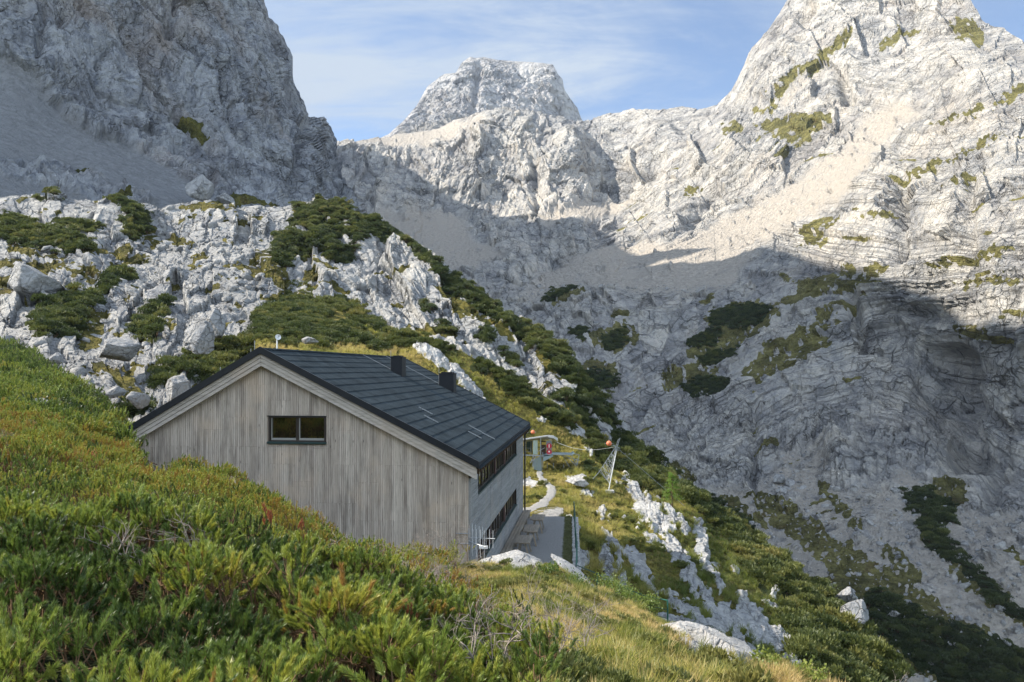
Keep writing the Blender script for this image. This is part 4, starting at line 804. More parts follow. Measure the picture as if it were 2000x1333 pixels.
fn = empty('green_railing', H(3.5, 8, 0), -AZ, 'green metal railing along the terrace edge and down beside the path', 'railing')
FI = (Matrix.Translation(H(3.5, 8, 0)) @ Matrix.Rotation(-AZ, 4, 'Z')).inverted()
posts = [H(3.02, 19.4, 0), H(3.15, 16.8, 0), H(3.25, 14.2, 0), H(3.35, 11.6, 0), H(3.5, 8.6, 0), Vector(up(1125, 1140, 35.0)), Vector(up(1166, 1160, 32.6)), Vector(up(1210, 1186, 30.6)), Vector(up(1257, 1208, 28.8)), Vector(up(1304, 1220, 27.2))]
for k, p in enumerate(posts):
    b = MB(); q = FI @ p; b.tube([q-Vector((0, 0, .5)), q+Vector((0, 0, 1.0 if k < 5 else .82))], .028, 7); b.build('post', M_fence, fn)
for h0, h1 in ((1.0, .82), (.62, .5), (.3, .2)):
    b = MB(); b.tube([FI @ (p+Vector((0, 0, h0 if k < 5 else h1))) for k, p in enumerate(posts)], .022 if h0 == 1.0 else .014, 6); b.build('handrail' if h0 == 1.0 else 'rail', M_fence, fn)
b = MB()
for k in range(4):
    p, q = FI @ posts[k], FI @ posts[k+1]
    for j in range(14): r = p.lerp(q, j/14); b.tube([r+Vector((0, 0, .06)), r+Vector((0, 0, .98))], .004, 4)
    for j in range(6): b.tube([p+Vector((0, 0, .1+.15*j)), q+Vector((0, 0, .1+.15*j))], .004, 4)
b.build('wire_mesh', M_fence, fn)

# path of pale gravel from the terrace to the cableway
pts = [(1012, 1006), (1035, 1000), (1055, 990), (1066, 978), (1078, 966), (1077, 952), (1063, 940), (1054, 930), (1052, 922)]
wd = [.85, .85, .62, .45, .42, .36, .32, .3, .28]; cl_ = np.array([at('hillside', *p) for p in pts]); tt = np.linspace(0, len(pts)-1, 90)
cl_ = np.stack([np.interp(tt, range(len(pts)), cl_[:, k]) for k in range(3)], -1); ww = np.interp(tt, range(len(pts)), wd)
for _ in range(6): cl_[1:-1] = (cl_[:-2]+cl_[1:-1]*2+cl_[2:])/4
d = np.gradient(cl_, axis=0); sd_ = np.stack([d[:, 1], -d[:, 0], 0*d[:, 0]], -1); sd_ /= np.linalg.norm(sd_, axis=1)[:, None]
e = np.linspace(-1, 1, 17); V = cl_[:, None]+sd_[:, None]*(ww*(1+.9*fbm(np.stack([tt*2.3, tt*0, tt*0], -1), 3)))[:, None, None]*e[None, :, None]
V[..., 2] += .06-.12*np.abs(e)[None]**4+fbm(V/.4, 3)*.10
link(mesh_np('path', V, grid_faces(*V.shape[:2]), M_grav, attrs=dict(scree=np.ones(V.shape[:2]), grass=np.zeros(V.shape[:2]), pine=np.zeros(V.shape[:2]))))['kind'] = 'structure'

# ------------------------------------------------------------ goods cableway: hillside station, lattice mast, marker balls
YS = 69.0
def sp(px, py, dy=0): return Vector(up(px, py, YS+dy))
o0 = sp(1045, 922); st = empty('cableway_station', tuple(o0), 0, 'open steel cableway station with a pale roof and green cabinet beside the path', 'cableway station')
def L(px, py, dy=0): return sp(px, py, dy)-o0
v = MB()
a, b_, c, d = L(1016, 858, 0), L(1070, 850, 0), L(1083, 855, 1.6), L(1022, 861, 2.2); th = Vector((0, 0, .13))
v.hexa([a-th, b_-th, c-th, d-th, a, b_, c+Vector((0, 0, .1)), d+Vector((0, 0, .1))])
v.hexa([b_-th*1.6, b_+Vector((.5, 0, -.28)), c+Vector((.3, 0, -.35)), c-th*1.6, b_, b_+Vector((.5, 0, -.05)), c+Vector((.3, 0, -.05)), c]); v.build('roof', plain('pale_roof_sheet', (.62, .60, .58), .5, .2), st, .02)
v = MB()
for px, y0, y1, dy in ((1026, 862, 918, 0), (1056, 856, 889, 0), (1074, 858, 890, 0), (1060, 884, 924, .4), (1024, 862, 918, 2), (1037, 860, 890, 2), (1041, 888, 924, 0)): v.bar(L(px, y0, dy), L(px, y1, dy), .07)
v.bar(L(1022, 889), L(1062, 891), .10); v.bar(L(1022, 903, 1), L(1048, 903, 1), .06); v.bar(L(1020, 911, 1), L(1046, 909, 1), .10); v.bar(L(1041, 862), L(1051, 890), .03); v.bar(L(1049, 883), L(1064, 875), .04); v.bar(L(1022, 875, 2), L(1036, 876, 2), .03); v.bar(L(1022, 882, 2), L(1036, 883, 2), .03)
v.bar(L(1044, 889), L(1036, 905), .07); v.bar(L(1048, 889), L(1040, 905), .07)
v.build('steel_frame', M_steel, st)
v = MB(); v.hexa([L(1041, 860, .3), L(1050, 860, .3), L(1050, 860, .9), L(1041, 860, .9), L(1041, 888, .3), L(1050, 888, .3), L(1050, 888, .9), L(1041, 888, .9)][4:]+[L(1041, 860, .3), L(1050, 860, .3), L(1050, 860, .9), L(1041, 860, .9)]); v.build('cabinet', plain('pale_green_paint', (.42, .50, .42), .6), st)
v = MB(); q = [L(1028, 861, 2.4), L(1040, 861, 2.4), L(1040, 888, 2.4), L(1028, 888, 2.4)]; dd = Vector((0, .1, 0)); v.hexa([q[3], q[2], q[2]+dd, q[3]+dd, q[0], q[1], q[1]+dd, q[0]+dd]); v.build('back_panel', M_green, st)
v = MB(); q = [L(1040, 899), L(1058, 890), L(1058, 924), L(1039, 924)]
for f0, f1 in ((0, .49), (.51, 1)):
    p0, p1, p2, p3 = q[0].lerp(q[1], f0), q[0].lerp(q[1], f1), q[3].lerp(q[2], f1), q[3].lerp(q[2], f0); v.hexa([p3, p2, p2+dd*.6, p3+dd*.6, p0, p1, p1+dd*.6, p0+dd*.6])
v.build('gate_panel', plain('grey_green_sheet', (.20, .25, .25), .5, .2), st)
v = MB(); q = [L(1057, 862, .8), L(1066, 862, .8), L(1066, 888, .8), L(1057, 888, .8)]; v.hexa([q[3], q[2], q[2]+dd*4, q[3]+dd*4, q[0], q[1], q[1]+dd*4, q[0]+dd*4]); v.build('machine_housing', M_dwood, st)
v = MB(); q = [L(1058, 864, .7), L(1066, 864, .7), L(1066, 869, .7), L(1058, 869, .7)]; v.hexa([q[3], q[2], q[2]+dd, q[3]+dd, q[0], q[1], q[1]+dd, q[0]+dd]); v.build('yellow_plate', plain('yellow_plate_paint', (.55, .38, .06), .5), st)
# prohibition signs: red discs with pale marks on a plate
def disc(c, r, y, mat, nm, par, n=20, th=.02):
    v = MB(); f = [(c.x+r*math.cos(2*math.pi*j/n), y, c.z+r*math.sin(2*math.pi*j/n)) for j in range(n)]; bk = [(p[0], p[1]+th, p[2]) for p in f]; v.face(f); v.face(bk[::-1])
    for j in range(n): v.face([f[j], bk[j], bk[(j+1) % n], f[(j+1) % n]])
    return v.build(nm, mat, par)
M_sred = plain('sign_red', (.38, .012, .03), .5); M_swh = plain('sign_white', (.72, .70, .68), .5)
v = MB(); c0 = L(1072.5, 879, -.12); v.box(c0.x-.24, c0.y, c0.z-.5, c0.x+.24, c0.y+.03, c0.z+.78); plate = v.build('sign_plate', M_zinc, st, .01)
for zz0, kk in ((871.5, 2), (883, 1)):
    c = L(1072.5, zz0, -.12); c.y -= .02; disc(c, .23, c.y, M_sred, 'red_disc', plate)
    if kk == 2: disc(c+Vector((0, 0, .08)), .055, c.y-.012, M_swh, 'white_mark', plate); disc(c+Vector((0, 0, -.08)), .055, c.y-.012, M_swh, 'white_mark', plate)
    else: disc(c+Vector((0, 0, .03)), .07, c.y-.012, M_swh, 'white_mark', plate)
# loading ramp
v = MB(); q = [L(1062, 890, -.4), L(1080, 887, -.4), L(1117, 888, -.4), L(1122, 885, -.4)]; w2 = Vector((0, 1.5, 0)); t2 = Vector((0, 0, -.09))
for p0, p1 in zip(q[:-1], q[1:]): v.hexa([p0+t2, p1+t2, p1+t2+w2, p0+t2+w2, p0, p1, p1+w2, p0+w2])
v.hexa([L(1061, 902, -.4), L(1080, 892, -.4), L(1080, 892, -.3), L(1061, 902, -.3), L(1061, 889, -.4), L(1080, 888, -.4), L(1080, 888, -.3), L(1061, 889, -.3)])
v.build('ramp', plain('blue_grey_sheet', (.24, .31, .33), .5, .3), st)
v = MB()
for p, q in (((1080, 888, -.4), (1120, 888, -.4)), ((1120, 886, 0), (1131, 889, 0)), ((1131, 889, 0), (1127, 912, 0)), ((1108, 892, 0), (1126, 911, 0)), ((1116, 889, 0), (1127, 909, 0)), ((1100, 892, .5), (1112, 912, .5)), ((1126, 910, 0), (1134, 925, 0)), ((1080, 885, 1.1), (1132, 900, 1.1)), ((1127, 895, 0), (1127, 928, 0)), ((1101, 908, .5), (1101, 924, .5)), ((1081, 905, .8), (1081, 921, .8)), ((1069, 905, .8), (1069, 921, .8))): v.bar(L(*p), L(*q), .055)
v.build('support_truss', M_steel, st)
# lattice mast
mb = at('hillside', 1197, 958); mo = Vector(up(1197, 958, 63)); t = empty('lattice_mast', tuple(mo), 0, 'slender lattice steel mast standing at the edge of the grass slope', 'mast')
def Lm(px, py, dy=0): return Vector(up(px, py, 63+dy))-mo
apex = Lm(1203, 872); feet = [Lm(1166, 926, 0), Lm(1190, 957, -1.0), Lm(1182, 930, 1.6), Lm(1186, 940, .3)]
v = MB()
tl = [Lm(1202, 874, -.15), Lm(1205, 876, -.15), Lm(1203, 874, .15)]; bt = [Lm(1168, 925, .2), Lm(1189, 957, -.9), Lm(1190, 935, 1.5)]
for a, b_ in zip(tl, bt): v.bar(a, b_, .055)
for k in range(1, 6):
    f = (k/6)**.8; f2 = ((k-1)/6)**.8
    for i in range(3):
        j = (i+1) % 3; v.bar(tl[i].lerp(bt[i], f), tl[j].lerp(bt[j], f), .024); v.bar(tl[i].lerp(bt[i], f2), tl[j].lerp(bt[j], f), .02)
v.bar(Lm(1205, 874), Lm(1211, 856), .05); v.bar(Lm(1202, 874), Lm(1208, 858), .04); v.bar(Lm(1197, 870), Lm(1211, 876), .06); v.bar(Lm(1197, 877), Lm(1209, 880), .05); v.bar(Lm(1168, 925, .2), Lm(1158, 936, .2), .05); v.bar(Lm(1170, 920, .2), Lm(1187, 940, .2), .04)
v.build('lattice', M_steel, t)
v = MB(); c = Lm(1190, 958, -.9); v.box(c.x-.35, c.y-.3, c.z-.5, c.x+.35, c.y+.3, c.z+.02); v.build('footing', M_conc, t, .02)
for (px, py, dy), lab in (((1041, 844.5, 3), 'orange marker ball above the pale roof of the cableway station'), ((1189.5, 866.5, 0), 'orange marker ball hanging beside the top of the lattice mast')):
    Yb = YS+dy if px < 1100 else 63; c = Vector(up(px, py, Yb)); t = empty('marker_ball', tuple(c), 0, lab, 'marker ball', 'orange balls on the cableway'); v = MB(); v.ball((0, 0, 0), .21 if px > 1100 else .19, 20, 14); v.build('ball', M_orange, t, smooth=True)
    v = MB(); v.tube([(0, 0, .2), (0, 0, .30)], .03, 6); v.tube([(-.28, 0, 0), (.28, 0, 0)], .03, 6); v.build('clamp', M_steel, t)
cb = MB(); c0, c1, c2 = Vector(up(1041, 844.5, 72)), Vector(up(1203, 873, 63)), Vector(up(1189.5, 866.5, 63))
cb.tube([Vector(up(1070, 856, 70)).lerp(c1, k/10)-Vector((0, 0, .6*math.sin(math.pi*k/10))) for k in range(11)], .012, 4)
cb.tube([c1.lerp(c1+Vector((30, -4, -26)), k/8) for k in range(9)], .012, 4); cb.tube([c2+Vector((-.3, 0, 0)), c1], .012, 4)
tag(cb.build('cable', M_steel), 'thin steel cable running from the station to the lattice mast and down the valley', 'cable')

# ------------------------------------------------------------ plants
def tri_mesh(name, V, Fc, leaf, vary, mat):
    o = mesh_np(name, np.array(V), np.array(Fc), mat, attrs=dict(leaf=np.array(leaf), vary=np.array(vary)), smooth=False); return o
class TM:
    def __init__(s): s.V = []; s.F = []; s.l = []; s.c = []
    def tri(s, a, b, c, leaf=1, vary=.5): i = len(s.V); s.V += [tuple(a), tuple(b), tuple(c)]; s.F.append((i, i+1, i+2)); s.l += [leaf]*3; s.c += [vary]*3
    def stem(s, pts, r, r2=None, n=4, leaf=0, vary=.5):
        r2 = r if r2 is None else r2; i0 = len(s.V)
        for k, p in enumerate(pts):
            d = (pts[min(k+1, len(pts)-1)]-pts[max(0, k-1)]).normalized(); x = d.orthogonal().normalized(); y = d.cross(x); rr = r+(r2-r)*k/max(1, len(pts)-1)
            for j in range(n): t = 2*math.pi*j/n; s.V.append(tuple(p+(x*math.cos(t)+y*math.sin(t))*rr)); s.l.append(leaf); s.c.append(vary)
        for k in range(len(pts)-1):
            for j in range(n): a = i0+k*n+j; b = i0+k*n+(j+1) % n; s.F += [(a, b, b+n), (a, b+n, a+n)]
    def obj(s, name, mat): return tri_mesh(name, s.V, s.F, s.l, s.c, mat)
def rv(rg, s=1): return Vector((rg.gauss(0, s), rg.gauss(0, s), rg.gauss(0, s)))
def shoot(T, rg, base, dirn, ln, nn, nl, wd, vary):
    """one upright pine shoot: a brown stem set with needles that lean forward, a resinous bud on top"""
    d = dirn.normalized(); bend = rv(rg, .07); pts = [base+d*ln*k/4+bend*ln*(k/4)**2 for k in range(5)]
    T.stem(pts, .0045*ln/.14, .003*ln/.14, 4)
    for k in range(nn):
        f = .12+.9*(k+rg.random())/nn; f = min(f, 1.0); i = min(3, int(f*4)); p = pts[i].lerp(pts[i+1], f*4-i); dd = (pts[i+1]-pts[i]).normalized()
        x = dd.orthogonal().normalized(); y = dd.cross(x); a = rg.uniform(0, 6.283); o = x*math.cos(a)+y*math.sin(a)
        lean = rg.uniform(.35, .85)*(1.3-.55*f); v = (dd*(1.0)+o*lean).normalized(); l = nl*rg.uniform(.75, 1.1)
        mid = p+v*l*.5; tip = p+v*l+dd*l*.12*lean; sd = v.cross(rv(rg)).normalized()*wd/2; c = vary+rg.uniform(-.15, .15)
        T.tri(p-sd, p+sd, mid+sd, 1, c); T.tri(p-sd, mid+sd, mid-sd, 1, c); T.tri(mid-sd, mid+sd, tip, 1, c+.12)
    T.stem([pts[-1], pts[-1]+(pts[-1]-pts[-2]).normalized()*.10*ln], .006*ln/.14, .001, 4)
M_pine = leafmat('mountain_pine_needles', [(0, (.026, .050, .012)), (.28, (.082, .132, .026)), (.48, (.22, .29, .052)), (.68, (.36, .37, .060)), (.84, (.37, .28, .050)), (1, (.34, .19, .05))], .25, rough=.42, bark=(.17, .105, .06))
M_grass = leafmat('alpine_grass', [(0, (.06, .085, .02)), (.4, (.17, .175, .038)), (.65, (.34, .29, .08)), (1, (.48, .34, .15))], .45)
M_far = leafmat('pine_clump_leaves', [(0, (.028, .045, .014)), (.35, (.070, .092, .024)), (.65, (.15, .165, .042)), (1, (.24, .21, .06))], .3)
M_leafy = leafmat('leafy_shrub_leaves', [(0, (.04, .09, .015)), (.5, (.10, .17, .03)), (1, (.22, .24, .05))], .45)
M_deadn = leafmat('dead_needles', [(0, (.20, .06, .025)), (1, (.34, .12, .05))], .3)
M_twig = plain('grey_dead_twigs', (.24, .20, .17), .9)
near_kinds, mid_kinds, far_kinds, blob_kinds = [], [], [], []
for k in range(7):                              # close branch ends: five to seven shoots
    rg = random.Random(100+k); T = TM(); n = rg.randint(5, 7)
    hub = Vector((0, 0, -.16)); T.stem([Vector((rg.uniform(-.05, .05), rg.uniform(-.05, .05), -.45)), Vector((0, 0, -.3)), hub], .011, .007, 5)
    for j in range(n):
        a = 2*math.pi*j/n+rg.uniform(-.4, .4); out = Vector((math.cos(a), math.sin(a), 0))*rg.uniform(.07, .15)*(j > 0); b = Vector((0, 0, rg.uniform(-.12, .0)))+out
        T.stem([hub, hub.lerp(b, .5)+out*.2, b], .006, .004, 4)
        shoot(T, rg, b, Vector((out.x*.9, out.y*.9, .16))+rv(rg, .02), rg.uniform(.10, .17), 190, .050, .0029, .5+rg.uniform(-.12, .12))
    near_kinds.append(T.obj('pine_branch_close', M_pine))
for k in range(6):                              # the same further off, fewer and wider needles
    rg = random.Random(200+k); T = TM(); n = rg.randint(5, 7)
    T.stem([Vector((0, 0, -.5)), Vector((0, 0, -.1))], .012, .006, 4)
    for j in range(n):
        a = 2*math.pi*j/n+rg.uniform(-.4, .4); out = Vector((math.cos(a), math.sin(a), 0))*rg.uniform(.05, .19)*(j > 0); b = Vector((0, 0, rg.uniform(-.16, .02)))+out
        shoot(T, rg, b, Vector((out.x*.7, out.y*.7, .17)), rg.uniform(.10, .16), 64, .040, .0070, .5+rg.uniform(-.15, .15))
    mid_kinds.append(T.obj('pine_branch', M_pine))
for k in range(6):                              # a whole dwarf pine: a low dome bristling with leaf sprays, gaps between
    rg = random.Random(300+k); T = TM()
    lobes = [(Vector((rg.uniform(-.5, .5), rg.uniform(-.5, .5), rg.uniform(.0, .28))), rg.uniform(.2, .42)) for _ in range(8)]
    for c, r in lobes:
        T.stem([Vector((0, 0, -.3)), c*.6, c], .03, .012, 4); lv = rg.uniform(-.15, .15)
        for _ in range(46):
            d = rv(rg).normalized(); d.z = abs(d.z)*.9+.05; p = c+Vector((d.x*r, d.y*r, d.z*r*.8)); u = (d+Vector((0, 0, .9))+rv(rg, .3)).normalized(); s = u.cross(rv(rg)).normalized()*rg.uniform(.03, .055); h = rg.uniform(.10, .2)
            T.tri(p-s, p+s, p+u*h, 1, .5+lv+rg.uniform(-.2, .2)); s2 = u.cross(s).normalized()*s.length; T.tri(p-s2-u*h*.3, p+s2-u*h*.3, p+u*h*.7, 1, .42+lv+rg.uniform(-.2, .2))
    far_kinds.append(T.obj('dwarf_pine_clump', M_far))
grass_kinds = []
for k in range(6):
    rg = random.Random(400+k); T = TM()
    for j in range(30):
        a = rg.uniform(0, 6.283); b = Vector((math.cos(a), math.sin(a), 0)); p = b*rg.uniform(0, .07); h = rg.uniform(.10, .26); ln = rg.uniform(.1, .8); sd = Vector((-b.y, b.x, 0))*rg.uniform(.0022, .004)
        m_ = p+Vector((0, 0, h*.6))+b*h*ln*.3; t_ = p+Vector((0, 0, h*(1-.25*ln)))+b*h*ln*.8; v = .5+rg.uniform(-.3, .4)
        T.tri(p-sd, p+sd, m_+sd, 1, v-.1); T.tri(p-sd, m_+sd, m_-sd, 1, v); T.tri(m_-sd, m_+sd, t_, 1, v+.15)
    grass_kinds.append(T.obj('grass_tuft', M_grass))
rock_kinds = []
def rock_np(name, mat, rad, seed, sub=4, aniso=(1, .8, .7), rough=1.0):
    import bmesh
    bm = bmesh.new(); bmesh.ops.create_icosphere(bm, subdivisions=sub, radius=1); bm.verts.ensure_lookup_table()
    V = np.array([v.co[:] for v in bm.verts]); Fc = np.array([[v.index for v in f.verts] for f in bm.faces]); bm.free()
    rg = np.random.default_rng(seed)
    for _ in range(22):                          # cut the ball with random planes: flat broken faces
        n = rg.normal(size=3); n /= np.linalg.norm(n); c = rg.uniform(.42, .8); d = V@n-c; V = V-np.where(d > 0, d*.93, 0)[:, None]*n
    q = V*2.2+seed; V = V*(1+.10*rough*fbm(q, 4))[:, None]+0
    cid, ed = voro(V*2.1+seed); V *= (1-.07*rough*ss(.09-ed, 0, .09))[:, None]
    V *= np.array(aniso)*rad; z = np.zeros(len(V))
    return mesh_np(name, V, Fc, mat, attrs=dict(grass=z, scree=z, pine=z))
for k in range(6): rock_kinds.append(rock_np('loose_rock', M_C, 1, 50+k, 2, (1, .8, .62)))

def rndv(n, seed): return np.random.default_rng(seed).random(n)
def spray(layer, name, weight, dens, kinds, zoff, size, tint, label, cat, tilt=.3, seed=1, jit=.5, norm=0.0):
    p, n, px, py = sample(layer, weight, dens, seed); N_ = len(p); p = p.copy(); p[:, 2] += zoff if not callable(zoff) else zoff(p, px, py)
    r = rots(N_, tilt, seed+5); s = uni(size(p, px, py), jit, seed+6)*(.75+.5*rndv(N_, seed+7))[:, None]; t = tint(p, px, py)
    return scatter(name, p, r, s, np.clip(t, 0, 1), kinds, label, cat)
LA, LB, LC, LE, LD = LAY['slope'], LAY['hillside'], LAY['hill'], LAY['mountain'], LAY['cliff']
# foreground pines: density and height follow mounds with dark gaps between
PA = LA.P; mound = fbm(PA/1.1+3, 4); fine = fbm(PA/.35+8, 3); Ya = PA[..., 1]; pn = LA.M['_pn']*(LA.PY > 640)*(Ya > 1.2)
inview = ((LA.PX > -260) & (LA.PX < 1760) & (LA.PY < 1520)).astype(float)
def tintA(p, px, py):
    Y = p[:, 1]; t = .42+.20*ss(Y, 8, 13)*(1-.45*ss(Y, 26, 36))+fbm(p/1.7+4, 3)*.55+.14*np.random.default_rng(5).normal(size=len(p))
    return np.clip(t-.04-.12*ss(Y, 26, 34)+.34*(dome(p, .55+.03*Y.mean())[1]-.5), .05, .97)
def dome(p, s=1.15):
    q = p[:, :2]/s; q = np.c_[q, np.full(len(q), .5)]; q = q+fbm(q*.8, 3)[:, None]*.5
    i = np.floor(q).astype(int); best = np.full(len(q), 9.); val = np.zeros(len(q))
    for dx in (-1, 0, 1):
        for dy in (-1, 0, 1):
            c = (i[:, :2]+np.array((dx, dy))) & 255; h_ = _perm[_perm[c[:, 0]]+c[:, 1]]
            d_ = np.hypot(i[:, 0]+dx+_rnd[h_]-q[:, 0], i[:, 1]+dy+_rnd[_perm[h_+9]]-q[:, 1]); nw = d_ < best; best = np.where(nw, d_, best); val = np.where(nw, _rnd[_perm[h_+40]], val)
    return (1-1.25*np.clip(best, 0, .85)**2)*(.7+.6*val), val
def zA(p, px, py):
    Y = p[:, 1]; h = np.clip(.30+.02*Y, .3, .55)*(1-.6*ss(py, 900, 750)); dd_, vv_ = dome(p, .55+.03*Y.mean()); return h*(-.1+1.1*dd_+.5*dome(p+5., 1.7)[0]+.3*fbm(p/.6+3, 3))*(.6+.4*ss(Y, 2.5, 5))-.55*ss(px, 255, 272)*(1-ss(px, 310, 345))*ss(Y, 16, 22)-.16*(1-ss(Y, 2.4, 4.5))+.10*(np.random.default_rng(6).random(len(p))-.5)
spray('slope', 'mountain_pine_thicket', pn*inview*ss(mound, -.42, -.1)*(Ya < 7.5), lambda a: min(22000, a*78), near_kinds, zA, lambda p, x, y: (.56+.24*rndv(len(p), 4))*(.8+.2*ss(p[:, 1], 2.4, 4.5)), tintA, 'green mountain pine thicket with long needles filling the near slope', 'pine thicket', .17, 11, .2)
spray('slope', 'mountain_pine_thicket', pn*inview*ss(mound, -.45, -.15)*(Ya >= 7.2)*(Ya < 30), lambda a: min(42000, a*48), mid_kinds, zA, lambda p, x, y: .66+.3*ss(p[:, 1], 8, 25), tintA, 'olive and rusty mountain pine thicket rising in front of the board gable', 'pine thicket', .18, 12, .25)
spray('slope', 'mountain_pine_thicket', pn*inview*(Ya >= 24)*(LA.PX < 330), lambda a: min(26000, a*14), mid_kinds, zA, lambda p, x, y: 1.5+.3*rndv(len(p), 8), lambda p, x, y: np.clip(.34+.8*fbm(p*np.array((1, .5, 3))/2.2, 4)+.08*np.random.default_rng(2).normal(size=len(p)), .02, .95), 'smooth green pine cover on the hillside behind the left end of the hut', 'pine thicket', .35, 13, .3)
# foreground grass
gA = LA.M['grass']*inview*(1-((LA.PX > 1310) & (LA.PX < 1480) & (LA.PY > 1235) & (LA.PY < 1325) & (Ya > 12))*.85)
spray('slope', 'grass', gA*(Ya < 34), lambda a: min(52000, a*190), grass_kinds, -.01, lambda p, x, y: .55+.7*ss(fbm(p/1.1, 3), -.2, .4), lambda p, x, y: np.clip(.52+1.3*fbm(p/2.2+7, 3)+.8*fbm(p/.5+3, 3)+.14*np.random.default_rng(3).normal(size=len(p)), 0, 1), 'yellow green alpine grass on the near slope below the white boulder', 'grass', .5, 21, .3)
def low(n_, sd): return lambda p, x, y: n_+n_*rndv(len(p), sd)**2
gM = gA*(Ya < 30)*ss(fbm(PA/2.1+13, 4), -.05, .12)
spray('slope', 'heather', gM, lambda a: min(5000, a*11), far_kinds, .02, low(.19, 5), lambda p, x, y: np.clip(.75+.5*fbm(p/1.3, 3), 0, 1), 'low brown and green heather cushions between the near grass', 'heather', .2, 51, .4)
spray('slope', 'stones', gA*(Ya < 30)*ss(fbm(PA/1.6+33, 4), .12, .25), lambda a: min(900, a*3), rock_kinds, .01, low(.035, 6), lambda p, x, y: 0*x, 'small pale stones lying in the near grass', 'stones', .4, 52, .4)
twig_kinds = []
for k in range(5):
    rg = random.Random(600+k); T = TM()
    def br(p, d, l, r, lev):
        q = p; pts = [p]
        for _ in range(3): d = (d+rv(rg, .2)).normalized(); q = q+d*l/3; pts.append(q)
        T.stem(pts, r, r*.6, 4, 0)
        if lev:
            for _ in range(3): br(pts[rg.randint(1, 3)], (d+rv(rg, .5)).normalized(), l*.6, r*.6, lev-1)
    for _ in range(2): br(Vector((0, 0, -.2)), Vector((rg.gauss(0, .35), rg.gauss(0, .35), 1)), .34, .006, 3)
    twig_kinds.append(T.obj('dead_twig', M_twig))
spray('slope', 'dead_twigs', pn*inview*(Ya > 5.5)*(Ya < 26)*(ss(LA.PX, 560, 900)*.9+.06), lambda a: min(700, a*4.5), twig_kinds, lambda p, x, y: zA(p, x, y)+.02, low(.55, 7), lambda p, x, y: 0*x, 'grey dead twigs sticking out of the near pines beside the grass', 'dead twigs', .35, 53, .3)
# grass of the spur
pth_ = np.array([(1012, 1006), (1035, 1000), (1055, 990), (1066, 978), (1078, 966), (1077, 952), (1063, 940), (1054, 930), (1052, 922)], float); pq = np.concatenate([pth_[:-1]+(pth_[1:]-pth_[:-1])*t_ for t_ in (0, .25, .5, .75)])
dp_ = np.min([np.hypot((LB.PX-a_), (LB.PY-b_)*1.6) for a_, b_ in pq], axis=0)
gB = LB.M['grass']*(1-LB.M['pine'])*(LB.PY > 640)*(dp_ > 12)*(1-(LB.PX < 1098)*(LB.PY > 984)*1.0)
spray('hillside', 'grass', gB, lambda a: min(60000, a*9), grass_kinds, -.02, lambda p, x, y: 1.2+.9*ss(fbm(p/3, 3), -.2, .4), lambda p, x, y: np.clip(.60+.8*fbm(p/3.5+7, 4)-.45*ss(x, 1180, 1420), 0, 1), 'sunlit yellow grass over the spur beyond the terrace railing', 'grass', .3, 22, .3)  # tint falls towards the right: shade of the slope turned away, put into the colour
spray('hillside', 'heather', gB*(LB.PX > 1000)*(LB.PY > 900)*ss(fbm(LB.P/3+5, 4), .0, .2), lambda a: min(5000, a*2.2), far_kinds, .0, low(.3, 5), lambda p, x, y: np.clip(.62+.6*fbm(p/2.3, 3), 0, 1), 'brown and green heather cushions on the spur grass', 'heather', .2, 54, .4)
# dwarf pines: spur, hump and karst, valley sides
def tf(base, amp, sc): return lambda p, x, y: np.clip(base+amp*fbm(p/sc+1, 4)+.15*np.random.default_rng(9).normal(size=len(p)), 0, 1)
spray('hillside', 'dwarf_pine_cover', LB.M['pine'], lambda a: min(20000, a*1.9), far_kinds, -.05, lambda p, x, y: .8+.5*rndv(len(p), 3), tf(.50, .6, 6), 'dwarf pine cover along the spur behind and beyond the hut', 'dwarf pines', .2, 31, .3)
spray('hill', 'dwarf_pine_cover', LC.M['pine']*(LC.PX > -50), lambda a: min(24000, a*1.3), far_kinds, -.1, lambda p, x, y: .9+.6*rndv(len(p), 3), tf(.45, .6, 14), 'dark dwarf pine cover over the rocky hump and karst slope', 'dwarf pines', .3, 32, .3)
spray('mountain', 'dwarf_pine_cover', LE.M['pine']*(LE.PX < 2150), lambda a: min(26000, a*.35), far_kinds, -.2, lambda p, x, y: 1.5+1.1*rndv(len(p), 3), tf(.25, .5, 30), 'dark dwarf pine patches on the shaded ledges across the valley', 'dwarf pines', .2, 33, .3)
# loose rock on the floors
spray('mountain', 'rubble', LE.M['scree']*(LE.PY > 560)*(LE.PX < 2100), lambda a: min(16000, a*.30), rock_kinds, .0, lambda p, x, y: .25+1.5*rndv(len(p), 3)**7+.3*rndv(len(p), 4), tf(.5, .2, 5), 'pale scree blocks strewn down the shaded valley floor', 'scree', .5, 41, .4)
spray('hill', 'rubble', np.clip(LC.M['scree']+.12*(1-LC.M['pine'])*(LC.PX < 560), 0, 1), lambda a: min(9000, a*1.0), rock_kinds, .0, lambda p, x, y: .15+1.1*rndv(len(p), 3)**6+.15*rndv(len(p), 4), tf(.5, .2, 5), 'pale rubble between the karst outcrops behind the hut', 'scree', .5, 42, .4)

